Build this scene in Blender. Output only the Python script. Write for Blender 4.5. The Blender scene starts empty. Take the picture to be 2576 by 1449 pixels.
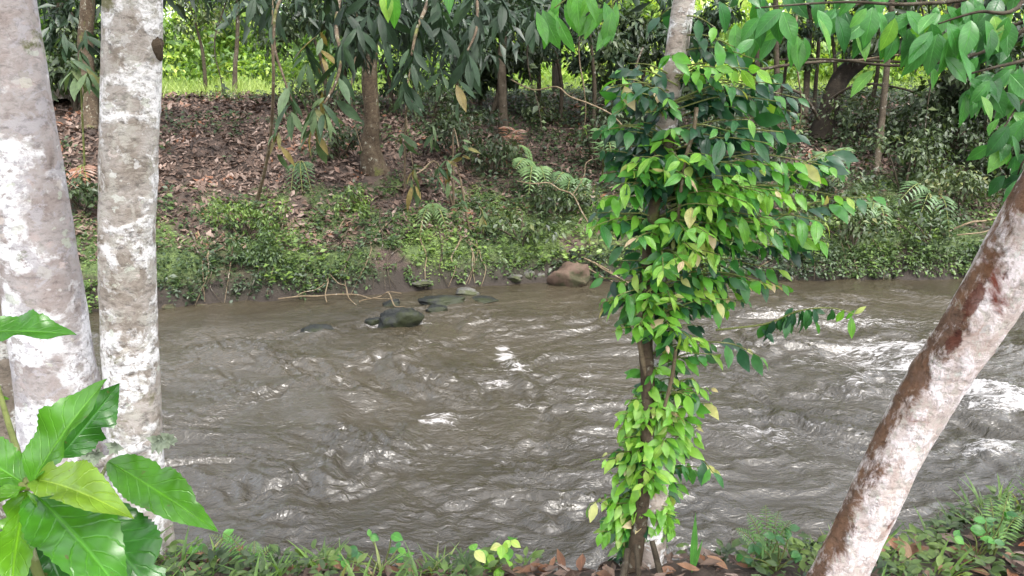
import bpy, math, random
import numpy as np
from mathutils import Vector, Matrix

rng = np.random.default_rng(11)
random.seed(11)
sc = bpy.context.scene
COL = sc.collection
R = math.radians

# ------------------------------------------------------------------ camera, sky, sun, exposure
CAM_H = 2.6
PITCH = 14.0
FPX = 2144.0                      # focal length in pixels of a 2576 px wide picture
cam_d = bpy.data.cameras.new('camera')
cam_d.sensor_width = 36.0
cam_d.lens = FPX / 2576.0 * 36.0
cam_d.clip_start = 0.05
cam_d.clip_end = 2000
cam = bpy.data.objects.new('camera', cam_d)
cam.location = (0, 0, CAM_H)
cam.rotation_euler = (R(90 - PITCH), 0, 0)
COL.objects.link(cam)
sc.camera = cam

SUN_EL, SUN_AZ = 58.0, 150.0       # azimuth clockwise from +Y
world = bpy.data.worlds.new('World')
sc.world = world
world.use_nodes = True
wn, wl = world.node_tree.nodes, world.node_tree.links
wn.clear()
w_sky = wn.new('ShaderNodeTexSky')
w_sky.sky_type = 'NISHITA'
w_sky.sun_disc = False
w_sky.sun_elevation = R(SUN_EL)
w_sky.sun_rotation = R(SUN_AZ)
w_sky.air_density = 1.0
w_sky.dust_density = 4.0
w_hs = wn.new('ShaderNodeHueSaturation')
w_hs.inputs['Saturation'].default_value = 0.30     # a white overcast sky
w_bg = wn.new('ShaderNodeBackground')
w_bg.inputs['Strength'].default_value = 0.15
w_out = wn.new('ShaderNodeOutputWorld')
wl.new(w_sky.outputs[0], w_hs.inputs['Color'])
wl.new(w_hs.outputs[0], w_bg.inputs['Color'])
wl.new(w_bg.outputs[0], w_out.inputs['Surface'])

sun_d = bpy.data.lights.new('sun', 'SUN')
sun_d.energy = 0.7
sun_d.angle = R(18)
sun_d.color = (1.0, 0.96, 0.9)
sun = bpy.data.objects.new('sun', sun_d)
az, el = R(SUN_AZ), R(SUN_EL)
to_sun = Vector((math.sin(az) * math.cos(el), math.cos(az) * math.cos(el), math.sin(el)))
sun.rotation_euler = (-to_sun).to_track_quat('-Z', 'Y').to_euler()
sun.location = to_sun * 40
COL.objects.link(sun)

sc.view_settings.view_transform = 'Standard'
sc.view_settings.look = 'None'
sc.view_settings.gamma = 1.0
sc.view_settings.use_curve_mapping = False
sc.view_settings.exposure = 2.42
sc.cycles.use_denoising = True
sc.cycles.max_bounces = 6
sc.cycles.diffuse_bounces = 3
sc.cycles.glossy_bounces = 3
sc.cycles.transmission_bounces = 4
sc.cycles.sample_clamp_indirect = 6

# ------------------------------------------------------------------ helpers
CP, SP = math.cos(R(PITCH)), math.sin(R(PITCH))


def P(px, py, Y):
    """point at world depth Y that lies along the line of sight of a picture position (2576 x 1449)"""
    a = (px - 1288.0) / FPX
    b = -(py - 724.5) / FPX
    d = Vector((a, CP + b * SP, -SP + b * CP))
    t = Y / d.y
    return Vector((d.x * t, Y, CAM_H + d.z * t))


def mpp(p):
    """metres per picture pixel at a point"""
    return (p[1] * CP + (CAM_H - p[2]) * SP) / FPX


_perm = np.random.default_rng(3).permutation(4096)
_ga = np.random.default_rng(4).uniform(0, 2 * np.pi, 4096)
_gx, _gy = np.cos(_ga), np.sin(_ga)


def perlin(x, y, seed=0):
    x = np.asarray(x, float) + seed * 17.31
    y = np.asarray(y, float) + seed * 9.77
    xi, yi = np.floor(x).astype(int), np.floor(y).astype(int)
    xf, yf = x - xi, y - yi
    u = xf * xf * xf * (xf * (xf * 6 - 15) + 10)
    v = yf * yf * yf * (yf * (yf * 6 - 15) + 10)

    def g(ix, iy, fx, fy):
        h = _perm[(_perm[ix & 4095] + iy) & 4095]
        return _gx[h] * fx + _gy[h] * fy
    a = g(xi, yi, xf, yf)
    b = g(xi + 1, yi, xf - 1, yf)
    c = g(xi, yi + 1, xf, yf - 1)
    d = g(xi + 1, yi + 1, xf - 1, yf - 1)
    return (a + u * (b - a)) * (1 - v) + (c + u * (d - c)) * v


def fbm(x, y, seed=0, octs=4, gain=0.5):
    s, a, f = 0.0, 1.0, 1.0
    for i in range(octs):
        s = s + a * perlin(np.asarray(x) * f, np.asarray(y) * f, seed + i * 3)
        a *= gain
        f *= 2.03
    return s


def sstep(a, b, x):
    t = np.clip((np.asarray(x, float) - a) / (b - a), 0, 1)
    return t * t * (3 - 2 * t)


def tag(o, label=None, cat=None, group=None, kind=None):
    if label:
        o['label'] = label
    if cat:
        o['category'] = cat
    if group:
        o['group'] = group
    if kind:
        o['kind'] = kind
    return o


def raw_mesh(name, V, F, mat, tint=None, uv=None, smooth=True, attrs=None):
    V = np.asarray(V, np.float32)
    F = np.asarray(F, np.int32)
    me = bpy.data.meshes.new(name)
    n, (m, k) = len(V), F.shape
    me.vertices.add(n)
    me.vertices.foreach_set('co', V.ravel())
    me.loops.add(m * k)
    me.loops.foreach_set('vertex_index', F.ravel())
    me.polygons.add(m)
    me.polygons.foreach_set('loop_start', np.arange(0, m * k, k, dtype=np.int32))
    me.polygons.foreach_set('use_smooth', np.full(m, smooth, dtype=bool))
    at = dict(attrs or {})
    if tint is not None:
        at['tint'] = tint
    for key, val in at.items():
        a = me.attributes.new(key, 'FLOAT', 'POINT')
        a.data.foreach_set('value', np.asarray(val, np.float32).ravel())
    if uv is not None:
        l = me.uv_layers.new(name='UVMap')
        l.data.foreach_set('uv', np.asarray(uv, np.float32)[F.ravel()].ravel())
    me.update(calc_edges=True)
    me.validate()
    if mat:
        me.materials.append(mat)
    return me


def link(name, me, parent=None):
    o = bpy.data.objects.new(name, me)
    COL.objects.link(o)
    if parent is not None:
        o.parent = parent
    return o


def origin_of(o):
    v = Vector((0, 0, 0))
    while o is not None:
        v += o.location
        o = o.parent
    return v


def build(name, V, F, mat, parent=None, **kw):
    """a mesh object from world coordinates; under a parent it is stored relative to that parent"""
    V = np.asarray(V, float)
    if parent is not None:
        V = V - np.array(origin_of(parent))
    return link(name, raw_mesh(name, V, F, mat, **kw), parent)


def empty(name, loc, label, cat, group=None):
    o = bpy.data.objects.new(name, None)
    o.empty_display_size = 0.1
    COL.objects.link(o)
    o.location = loc
    return tag(o, label, cat, group)


class Acc:
    """collects quads for one mesh"""
    def __init__(self):
        self.V, self.F, self.T, self.n = [], [], [], 0

    def add(self, V, F, tint=0.5):
        V = np.asarray(V, float)
        self.V.append(V)
        self.F.append(np.asarray(F) + self.n)
        self.T.append(np.broadcast_to(np.asarray(tint, float), (len(V),)))
        self.n += len(V)

    def build(self, name, mat, parent=None, **kw):
        return build(name, np.concatenate(self.V), np.concatenate(self.F), mat, parent, tint=np.concatenate(self.T), **kw)


def smooth_path(pts, radii, sub=6):
    pts = [np.array(p, float) for p in pts]
    n = len(pts)
    out, rad = [], []
    for i in range(n - 1):
        p0, p1, p2, p3 = pts[max(i - 1, 0)], pts[i], pts[i + 1], pts[min(i + 2, n - 1)]
        for s in range(sub):
            t = s / sub
            out.append(0.5 * (2 * p1 + (p2 - p0) * t + (2 * p0 - 5 * p1 + 4 * p2 - p3) * t * t + (3 * p1 - p0 - 3 * p2 + p3) * t ** 3))
            rad.append(radii[i] * (1 - t) + radii[i + 1] * t)
    out.append(pts[-1])
    rad.append(radii[-1])
    return np.array(out), np.array(rad)


def tube(pts, radii, segs=8, sub=6, bump=0.0, seed=0, bscale=3.0, flare=0.0, cap=True):
    C, rr = smooth_path(pts, radii, sub)
    n = len(C)
    T = np.gradient(C, axis=0)
    T /= np.linalg.norm(T, axis=1)[:, None] + 1e-9
    ref = np.array([0.31, 0.9, 0.12]) if abs(T[0][1]) < 0.8 else np.array([1.0, 0.1, 0.0])
    U = np.empty_like(T)
    u = ref - T[0] * ref.dot(T[0])
    for i in range(n):
        u = u - T[i] * u.dot(T[i])
        u = u / np.linalg.norm(u)
        U[i] = u
    W = np.cross(T, U)
    ang = np.linspace(0, 2 * np.pi, segs, endpoint=False)
    L = np.concatenate([[0], np.cumsum(np.linalg.norm(np.diff(C, axis=0), axis=1))])
    rad = np.repeat(rr[:, None], segs, 1)
    if bump:
        cx, cy = np.cos(ang)[None, :], np.sin(ang)[None, :]
        nz = fbm(cx * bscale * 0.35 + L[:, None] * bscale * 0.6, cy * bscale * 0.35 + L[:, None] * 0.37 * bscale, seed, 4)
        nz = nz + 0.35 * fbm(cx * bscale * 1.3 + 5, cy * bscale * 1.3 + L[:, None] * bscale * 3, seed + 5, 3)
        rad = rad * (1 + bump * nz)
    if flare:
        lob = 1 + 0.35 * np.cos(ang * 4 + seed)[None, :]
        rad = rad * (1 + flare * np.exp(-L / (rr[0] * 2.2))[:, None] * lob)
    V = C[:, None, :] + rad[:, :, None] * (np.cos(ang)[None, :, None] * U[:, None, :] + np.sin(ang)[None, :, None] * W[:, None, :])
    V = V.reshape(-1, 3)
    i = np.arange(n - 1)[:, None] * segs
    j = np.arange(segs)[None, :]
    j2 = (j + 1) % segs
    F = np.stack([i + j, i + j2, i + segs + j2, i + segs + j], -1).reshape(-1, 4)
    if cap and segs % 2 == 0:
        base = (n - 1) * segs
        extra = []
        for k in range(segs // 2 - 1):
            extra.append([base + k, base + k + 1, base + segs - 2 - k, base + segs - 1 - k])
        F = np.concatenate([F, np.array(extra)])
    return V, F


# leaves -----------------------------------------------------------
def leaf_small(w=0.42, fold=0.10, droop=0.14):
    V = np.array([[0, 0, 0], [-w / 2, 0.45, fold], [0, 0.5, 0], [w / 2, 0.45, fold], [0, 1, -droop]], float)
    return V, np.array([[0, 2, 4, 1], [0, 3, 4, 2]])


def leaf_grid(rows=6, w=0.42, fold=0.10, droop=0.25, peak=0.45, tip=1.6, cross=1, serr=0.0, wave=0.0, twist=0.0, vein=0.0, bites=()):
    """a leaf along +Y with length 1: `cross` quads on each side of the midrib"""
    v = np.linspace(0, 1, rows + 1)
    k = math.log(0.5) / math.log(peak)
    prof = np.sin(np.pi * v ** k) ** (0.8)
    prof = prof * (1 - 0.35 * np.clip((v - 0.6) / 0.4, 0, 1) ** tip)
    prof[0], prof[-1] = 0.035, 0.012
    m = 2 * cross + 1
    s = np.linspace(-1, 1, m)
    V, UV = [], []
    for r in range(rows + 1):
        half = w / 2 * prof[r]
        if serr:
            half *= 1 + serr * (1 if r % 2 else -1)
        for c in s:
            x = c * half
            for bv, bs, bd in bites:
                if c * bs > 0:
                    x *= 1 - bd * math.exp(-((v[r] - bv) / 0.035) ** 2) * abs(c) ** 2
            y = v[r] * (1 - 0.12 * droop * v[r])
            z = fold * abs(x) * 2 - droop * v[r] ** 2
            z += wave * math.sin(v[r] * 14) * abs(c) * half
            if vein:
                z += -vein * (1 - abs(c)) ** 2 * w + vein * 0.5 * w * math.sin((v[r] * 9 - abs(c) * 1.2) * 2 * math.pi) * abs(c) * 0.35
            tw = twist * v[r]
            x, z = x * math.cos(tw) - z * math.sin(tw) * 0.3, z * 1.0 + x * math.sin(tw)
            V.append((x, y, z))
            UV.append((c * 0.5 + 0.5, v[r]))
    F = []
    for r in range(rows):
        for c in range(m - 1):
            a = r * m + c
            F.append([a, a + 1, a + m + 1, a + m])
    return np.array(V), np.array(F), np.array(UV)


def unit(a):
    a = np.asarray(a, float)
    return a / (np.linalg.norm(a, axis=-1, keepdims=True) + 1e-9)


def frames(D, N):
    y = unit(D)
    x = unit(np.cross(y, N))
    z = np.cross(x, y)
    return np.stack([x, y, z], -1)          # columns


def scatter(acc, tmpl, pos, D, N, size, tint):
    V0, F0 = tmpl[0], tmpl[1]
    M = frames(D, N)
    pos = np.asarray(pos, float)
    n = len(pos)
    V = np.einsum('nij,kj->nki', M, V0) * np.asarray(size, float).reshape(-1, 1, 1) + pos[:, None, :]
    F = F0[None] + (np.arange(n) * len(V0))[:, None, None]
    T = np.repeat(np.broadcast_to(np.asarray(tint, float), (n,)), len(V0))
    acc.add(V.reshape(-1, 3), F.reshape(-1, 4), T)


def leaf_objects(parent, meshes, leaves, name='leaf'):
    """each leaf an object of its own; leaves = (pos, dir, normal, length, tint)"""
    org = origin_of(parent)
    for (p, d, nn, ln, t) in leaves:
        m = frames(np.array([d], float), np.array([nn], float))[0]
        M = Matrix(((m[0][0], m[0][1], m[0][2]), (m[1][0], m[1][1], m[1][2]), (m[2][0], m[2][1], m[2][2]))).to_4x4()
        o = link(name, random.choice(meshes), parent)
        o.matrix_basis = Matrix.Translation(Vector(p) - org) @ M @ Matrix.Scale(ln, 4)
        o.color = (t, random.random(), 0, 1)


# ------------------------------------------------------------------ materials
def nodes_of(name):
    m = bpy.data.materials.new(name)
    m.use_nodes = True
    nt = m.node_tree
    nt.nodes.clear()
    return m, nt, nt.nodes, nt.links


def ramp(nd, stops, interp='LINEAR'):
    r = nd.new('ShaderNodeValToRGB')
    cr = r.color_ramp
    cr.interpolation = interp
    while len(cr.elements) > 1:
        cr.elements.remove(cr.elements[-1])
    cr.elements[0].position = stops[0][0]
    cr.elements[0].color = (*stops[0][1], 1)
    for p, c in stops[1:]:
        e = cr.elements.new(p)
        e.color = (*c, 1)
    return r


def grey(v):
    return (v, v, v)


def noise(nd, lk, vec, scale, detail=5, rough=0.6, dist=0.0):
    n = nd.new('ShaderNodeTexNoise')
    n.inputs['Scale'].default_value = scale
    n.inputs['Detail'].default_value = detail
    n.inputs['Roughness'].default_value = rough
    n.inputs['Distortion'].default_value = dist
    if vec is not None:
        lk.new(vec, n.inputs['Vector'])
    return n


def mixc(nd, lk, fac, a, b, mode='MIX'):
    x = nd.new('ShaderNodeMix')
    x.data_type = 'RGBA'
    x.blend_type = mode
    for sock, val in ((x.inputs[0], fac), (x.inputs[6], a), (x.inputs[7], b)):
        if hasattr(val, 'is_linked') or hasattr(val, 'node'):
            lk.new(val, sock)
        elif isinstance(val, (tuple, list)):
            sock.default_value = (*val, 1)
        else:
            sock.default_value = val
    return x.outputs[2]


def math_n(nd, lk, op, a, b=None, clamp=False):
    x = nd.new('ShaderNodeMath')
    x.operation = op
    x.use_clamp = clamp
    for i, v in enumerate((a, b)):
        if v is None:
            continue
        if hasattr(v, 'node'):
            lk.new(v, x.inputs[i])
        else:
            x.inputs[i].default_value = v
    return x.outputs[0]


def leaf_mat(name, stops, transl=0.35, rough=0.38, by_object=False, veins=0.0, spec=0.5, tcol=(1.25, 1.35, 0.5)):
    m, nt, nd, lk = nodes_of(name)
    if by_object:
        oi = nd.new('ShaderNodeObjectInfo')
        sp = nd.new('ShaderNodeSeparateColor')
        lk.new(oi.outputs['Color'], sp.inputs[0])
        fac = sp.outputs[0]
    else:
        at = nd.new('ShaderNodeAttribute')
        at.attribute_name = 'tint'
        fac = at.outputs['Fac']
    r = ramp(nd, stops)
    lk.new(fac, r.inputs[0])
    col = r.outputs[0]
    tc = nd.new('ShaderNodeTexCoord')
    geo = nd.new('ShaderNodeNewGeometry')
    nz = noise(nd, lk, geo.outputs['Position'], 22, 3)
    rz = ramp(nd, [(0.3, grey(0.72)), (0.7, grey(1.2))])
    lk.new(nz.outputs['Fac'], rz.inputs[0])
    col = mixc(nd, lk, 1.0, col, rz.outputs[0], 'MULTIPLY')
    bump = None
    if veins:
        sx = nd.new('ShaderNodeSeparateXYZ')
        lk.new(tc.outputs['UV'], sx.inputs[0])
        u = math_n(nd, lk, 'ABSOLUTE', math_n(nd, lk, 'SUBTRACT', sx.outputs[0], 0.5))
        mid = math_n(nd, lk, 'SUBTRACT', 1.0, math_n(nd, lk, 'MULTIPLY', u, 26.0), True)
        lat = math_n(nd, lk, 'SUBTRACT', math_n(nd, lk, 'MULTIPLY', sx.outputs[1], 9.0), math_n(nd, lk, 'MULTIPLY', u, 4.2))
        lat = math_n(nd, lk, 'ABSOLUTE', math_n(nd, lk, 'SUBTRACT', math_n(nd, lk, 'FRACT', lat), 0.5))
        lat = math_n(nd, lk, 'SUBTRACT', 1.0, math_n(nd, lk, 'MULTIPLY', lat, 11.0), True)
        v = math_n(nd, lk, 'MAXIMUM', mid, math_n(nd, lk, 'MULTIPLY', lat, 0.38))
        col = mixc(nd, lk, math_n(nd, lk, 'MULTIPLY', v, 0.55 * veins), col, mixc(nd, lk, 1.0, col, (2.6, 2.2, 2.2), 'MULTIPLY'))
        ns = noise(nd, lk, geo.outputs['Position'], 48, 5, 0.7)
        rs = ramp(nd, [(0.66, grey(0)), (0.70, grey(1))])
        lk.new(ns.outputs['Fac'], rs.inputs[0])
        col = mixc(nd, lk, math_n(nd, lk, 'MULTIPLY', rs.outputs[0], 0.7), col, (0.10, 0.075, 0.03))
        bump = nd.new('ShaderNodeBump')
        bump.inputs['Strength'].default_value = 0.5
        bump.inputs['Distance'].default_value = 0.004
        bump.invert = True
        lk.new(v, bump.inputs['Height'])
    pb = nd.new('ShaderNodeBsdfPrincipled')
    lk.new(col, pb.inputs['Base Color'])
    pb.inputs['Roughness'].default_value = rough
    pb.inputs['Specular IOR Level'].default_value = spec
    tr = nd.new('ShaderNodeBsdfTranslucent')
    lk.new(mixc(nd, lk, 1.0, col, tcol, 'MULTIPLY'), tr.inputs['Color'])
    if bump is not None:
        lk.new(bump.outputs[0], pb.inputs['Normal'])
    mx = nd.new('ShaderNodeMixShader')
    mx.inputs[0].default_value = transl
    lk.new(pb.outputs[0], mx.inputs[1])
    lk.new(tr.outputs[0], mx.inputs[2])
    out = nd.new('ShaderNodeOutputMaterial')
    lk.new(mx.outputs[0], out.inputs[0])
    return m


def bark_mat(name, base, patch=(0.72, 0.70, 0.69), p_lo=0.52, p_hi=0.545, p_scale=4.0, patch2=None, moss=0.0,
             moss_col=(0.10, 0.11, 0.03), rough=0.85, zs=0.75, red=None, side=None, spots=0, bump_d=0.012, crack=0.5, fine=60):
    m, nt, nd, lk = nodes_of(name)
    tc = nd.new('ShaderNodeTexCoord')
    mp = nd.new('ShaderNodeMapping')
    mp.inputs['Scale'].default_value = (1, 1, zs)
    lk.new(tc.outputs['Object'], mp.inputs[0])
    vec = mp.outputs[0]
    n1 = noise(nd, lk, vec, 7, 9, 0.68, 0.6)
    r1 = ramp(nd, base)
    lk.new(n1.outputs['Fac'], r1.inputs[0])
    col = r1.outputs[0]
    # pale lichen plates with ragged edges
    n2 = noise(nd, lk, vec, p_scale, 11, 0.60, 0.25)
    r2 = ramp(nd, [(p_lo, grey(0)), (p_hi, grey(1))])
    lk.new(n2.outputs['Fac'], r2.inputs[0])
    nf = noise(nd, lk, vec, fine, 4, 0.7)
    rf = ramp(nd, [(0.34, grey(0.0)), (0.46, grey(1))])
    lk.new(nf.outputs['Fac'], rf.inputs[0])
    pf = math_n(nd, lk, 'MULTIPLY', r2.outputs[0], rf.outputs[0])
    col = mixc(nd, lk, pf, col, patch)
    if patch2:
        n3 = noise(nd, lk, vec, p_scale * 2.7, 8, 0.7, 0.4)
        r3 = ramp(nd, [(0.52, grey(0)), (0.57, grey(1))])
        lk.new(n3.outputs['Fac'], r3.inputs[0])
        col = mixc(nd, lk, math_n(nd, lk, 'MULTIPLY', r3.outputs[0], 0.8), col, patch2)
    if spots:
        vo = nd.new('ShaderNodeTexVoronoi')
        vo.inputs['Scale'].default_value = spots
        vo.inputs['Randomness'].default_value = 1.0
        nw = noise(nd, lk, vec, spots * 1.3, 5, 0.6)
        wv = nd.new('ShaderNodeVectorMath')
        wv.operation = 'SCALE'
        wv.inputs['Scale'].default_value = 0.10
        lk.new(nw.outputs['Color'], wv.inputs[0])
        wa = nd.new('ShaderNodeVectorMath')
        lk.new(vec, wa.inputs[0])
        lk.new(wv.outputs[0], wa.inputs[1])
        lk.new(wa.outputs[0], vo.inputs['Vector'])
        sx_ = nd.new('ShaderNodeSeparateColor')
        lk.new(vo.outputs['Color'], sx_.inputs[0])
        lim = math_n(nd, lk, 'MULTIPLY', math_n(nd, lk, 'SUBTRACT', sx_.outputs[0], 0.45), 0.85)
        spot = math_n(nd, lk, 'GREATER_THAN', lim, vo.outputs['Distance'])
        tone = ramp(nd, [(0.0, (0.30, 0.27, 0.24)), (0.35, (0.62, 0.60, 0.59)), (0.7, (0.44, 0.47, 0.38)), (1.0, (0.54, 0.45, 0.42))])
        lk.new(sx_.outputs[1], tone.inputs[0])
        col = mixc(nd, lk, math_n(nd, lk, 'MULTIPLY', spot, 0.72), col, tone.outputs[0])
    if red:
        n4 = noise(nd, lk, vec, 2.6, 8, 0.65, 0.5)
        r4 = ramp(nd, [(0.57, grey(0)), (0.63, grey(1))])
        lk.new(n4.outputs['Fac'], r4.inputs[0])
        col = mixc(nd, lk, r4.outputs[0], col, red)
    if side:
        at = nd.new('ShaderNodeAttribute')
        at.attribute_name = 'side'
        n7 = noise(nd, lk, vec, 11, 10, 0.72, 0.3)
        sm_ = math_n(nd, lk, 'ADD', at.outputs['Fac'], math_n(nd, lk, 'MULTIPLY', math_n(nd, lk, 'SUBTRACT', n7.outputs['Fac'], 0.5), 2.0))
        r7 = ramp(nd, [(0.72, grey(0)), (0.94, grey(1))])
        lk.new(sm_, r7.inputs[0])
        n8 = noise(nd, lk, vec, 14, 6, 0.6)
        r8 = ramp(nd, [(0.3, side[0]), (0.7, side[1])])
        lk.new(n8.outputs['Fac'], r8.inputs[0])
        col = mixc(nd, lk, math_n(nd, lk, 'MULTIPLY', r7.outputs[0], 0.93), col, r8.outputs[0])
        a9 = nd.new('ShaderNodeAttribute')          # scars where the bark has peeled
        a9.attribute_name = 'scar'
        n9 = noise(nd, lk, vec, 40, 6, 0.7, 0.4)
        r9 = ramp(nd, [(0.42, grey(0)), (0.56, grey(1))])
        lk.new(math_n(nd, lk, 'ADD', a9.outputs['Fac'], math_n(nd, lk, 'MULTIPLY', math_n(nd, lk, 'SUBTRACT', n9.outputs['Fac'], 0.5), 0.9)), r9.inputs[0])
        r10 = ramp(nd, [(0.35, (0.060, 0.018, 0.014)), (0.55, (0.13, 0.048, 0.032)), (0.7, (0.25, 0.14, 0.10))])
        lk.new(n8.outputs['Fac'], r10.inputs[0])
        col = mixc(nd, lk, math_n(nd, lk, 'MULTIPLY', r9.outputs[0], 0.9), col, r10.outputs[0])
    if moss:
        n5 = noise(nd, lk, vec, 3.3, 9, 0.7, 0.3)
        r5 = ramp(nd, [(0.66 - moss * 0.2, grey(0)), (0.72 - moss * 0.2, grey(1))])
        lk.new(n5.outputs['Fac'], r5.inputs[0])
        col = mixc(nd, lk, math_n(nd, lk, 'MULTIPLY', r5.outputs[0], 0.85), col, moss_col)
    # dark pores and horizontal wrinkles
    mp2 = nd.new('ShaderNodeMapping')
    mp2.inputs['Scale'].default_value = (1, 1, 1.9)
    lk.new(tc.outputs['Object'], mp2.inputs[0])
    n6 = noise(nd, lk, mp2.outputs[0], 24, 9, 0.72, 0.3)
    r6 = ramp(nd, [(0.34, grey(1 - crack)), (0.50, grey(1.0))])
    lk.new(n6.outputs['Fac'], r6.inputs[0])
    col = mixc(nd, lk, 1.0, col, r6.outputs[0], 'MULTIPLY')
    pb = nd.new('ShaderNodeBsdfPrincipled')
    lk.new(col, pb.inputs['Base Color'])
    pb.inputs['Roughness'].default_value = rough
    pb.inputs['Specular IOR Level'].default_value = 0.12
    hsum = math_n(nd, lk, 'ADD', math_n(nd, lk, 'MULTIPLY', pf, 0.35), math_n(nd, lk, 'ADD', math_n(nd, lk, 'MULTIPLY', n6.outputs['Fac'], 1.0), math_n(nd, lk, 'MULTIPLY', nf.outputs['Fac'], 0.4)))
    bp = nd.new('ShaderNodeBump')
    bp.inputs['Strength'].default_value = 0.8
    bp.inputs['Distance'].default_value = bump_d
    lk.new(hsum, bp.inputs['Height'])
    lk.new(bp.outputs[0], pb.inputs['Normal'])
    out = nd.new('ShaderNodeOutputMaterial')
    lk.new(pb.outputs[0], out.inputs[0])
    return m


def rock_mat(name, a, b, wet=0.6, moss=None):
    m, nt, nd, lk = nodes_of(name)
    tc = nd.new('ShaderNodeTexCoord')
    n1 = noise(nd, lk, tc.outputs['Object'], 6, 9, 0.7)
    r1 = ramp(nd, [(0.3, a), (0.7, b)])
    lk.new(n1.outputs['Fac'], r1.inputs[0])
    col = r1.outputs[0]
    if moss:
        n2 = noise(nd, lk, tc.outputs['Object'], 3, 8, 0.7)
        r2 = ramp(nd, [(0.48, grey(0)), (0.58, grey(1))])
        lk.new(n2.outputs['Fac'], r2.inputs[0])
        col = mixc(nd, lk, r2.outputs[0], col, moss)
    pb = nd.new('ShaderNodeBsdfPrincipled')
    lk.new(col, pb.inputs['Base Color'])
    pb.inputs['Roughness'].default_value = wet
    pb.inputs['Specular IOR Level'].default_value = 0.2
    n3 = noise(nd, lk, tc.outputs['Object'], 30, 6, 0.7)
    bp = nd.new('ShaderNodeBump')
    bp.inputs['Strength'].default_value = 0.7
    bp.inputs['Distance'].default_value = 0.02
    lk.new(n3.outputs['Fac'], bp.inputs['Height'])
    lk.new(bp.outputs[0], pb.inputs['Normal'])
    out = nd.new('ShaderNodeOutputMaterial')
    lk.new(pb.outputs[0], out.inputs[0])
    return m


M = {}
M['trunk_grey'] = bark_mat('pale_grey_bark', [(0.28, (0.19, 0.155, 0.14)), (0.42, (0.31, 0.262, 0.245)), (0.55, (0.37, 0.335, 0.325)), (0.66, (0.44, 0.36, 0.34)), (0.78, (0.33, 0.31, 0.305))],
                           patch=(0.74, 0.72, 0.735), p_lo=0.505, p_hi=0.55, p_scale=2.8, patch2=(0.40, 0.375, 0.39), moss=0.18, zs=1.25, spots=16, crack=0.4, bump_d=0.006, fine=30)
M['trunk_lichen'] = bark_mat('lichen_spotted_bark', [(0.25, (0.13, 0.105, 0.075)), (0.45, (0.28, 0.24, 0.205)), (0.6, (0.42, 0.38, 0.35)), (0.75, (0.35, 0.32, 0.28))],
                             patch=(0.74, 0.715, 0.71), p_lo=0.475, p_hi=0.525, p_scale=5.5, patch2=(0.40, 0.375, 0.33), moss=0.46, moss_col=(0.14, 0.135, 0.055), zs=1.2, spots=24, crack=0.55, bump_d=0.010, fine=34)
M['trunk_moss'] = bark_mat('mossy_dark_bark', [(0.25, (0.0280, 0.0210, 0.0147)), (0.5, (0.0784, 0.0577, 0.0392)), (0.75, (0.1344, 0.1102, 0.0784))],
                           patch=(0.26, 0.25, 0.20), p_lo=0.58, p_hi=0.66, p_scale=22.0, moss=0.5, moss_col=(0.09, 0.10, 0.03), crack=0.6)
M['trunk_red'] = bark_mat('peeling_red_bark', [(0.25, (0.27, 0.18, 0.145)), (0.42, (0.46, 0.36, 0.32)), (0.58, (0.56, 0.48, 0.45)), (0.75, (0.64, 0.56, 0.54))],
                          patch=(0.76, 0.68, 0.68), p_lo=0.42, p_hi=0.56, p_scale=18.0, patch2=(0.50, 0.45, 0.40), red=(0.17, 0.050, 0.034), side=((0.060, 0.028, 0.014), (0.20, 0.098, 0.048)), moss=0.10, zs=0.7, spots=30, crack=0.45, bump_d=0.012, fine=45)
M['trunk_white'] = bark_mat('white_flecked_bark', [(0.3, (0.17, 0.12, 0.09)), (0.5, (0.38, 0.32, 0.28)), (0.7, (0.5, 0.46, 0.42))],
                            patch=(0.74, 0.71, 0.70), p_lo=0.50, p_hi=0.54, p_scale=12.0, moss=0.15, zs=1.4, crack=0.6, fine=60)
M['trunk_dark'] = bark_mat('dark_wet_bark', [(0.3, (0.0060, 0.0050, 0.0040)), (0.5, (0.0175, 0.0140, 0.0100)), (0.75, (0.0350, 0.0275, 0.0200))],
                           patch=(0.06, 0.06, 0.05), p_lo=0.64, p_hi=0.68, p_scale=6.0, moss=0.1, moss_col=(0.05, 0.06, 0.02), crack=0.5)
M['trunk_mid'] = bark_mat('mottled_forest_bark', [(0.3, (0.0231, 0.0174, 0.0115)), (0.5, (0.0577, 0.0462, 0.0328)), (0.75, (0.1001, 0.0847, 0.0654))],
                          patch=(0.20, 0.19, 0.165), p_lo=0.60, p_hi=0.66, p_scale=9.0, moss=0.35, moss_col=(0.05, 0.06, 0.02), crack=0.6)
M['trunk_moss_pale'] = bark_mat('mossy_pale_bark', [(0.25, (0.08, 0.065, 0.05)), (0.5, (0.24, 0.20, 0.16)), (0.75, (0.40, 0.36, 0.31))],
                                patch=(0.62, 0.60, 0.56), p_lo=0.52, p_hi=0.56, p_scale=7.0, moss=0.4, moss_col=(0.13, 0.13, 0.05), crack=0.65, zs=1.6)
M['twig'] = bark_mat('pale_twig_bark', [(0.3, (0.0800, 0.0576, 0.0360)), (0.6, (0.1600, 0.1248, 0.0810)), (0.8, (0.2100, 0.1728, 0.1260))], patch=(0.3, 0.27, 0.22), p_lo=0.6, p_hi=0.66, p_scale=14, bump_d=0.002)
M['green_twig'] = bark_mat('green_twig_bark', [(0.3, (0.08, 0.10, 0.03)), (0.6, (0.16, 0.18, 0.06)), (0.8, (0.24, 0.22, 0.1))], patch=(0.3, 0.3, 0.18), p_lo=0.6, p_hi=0.66, p_scale=14, bump_d=0.002)

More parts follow.
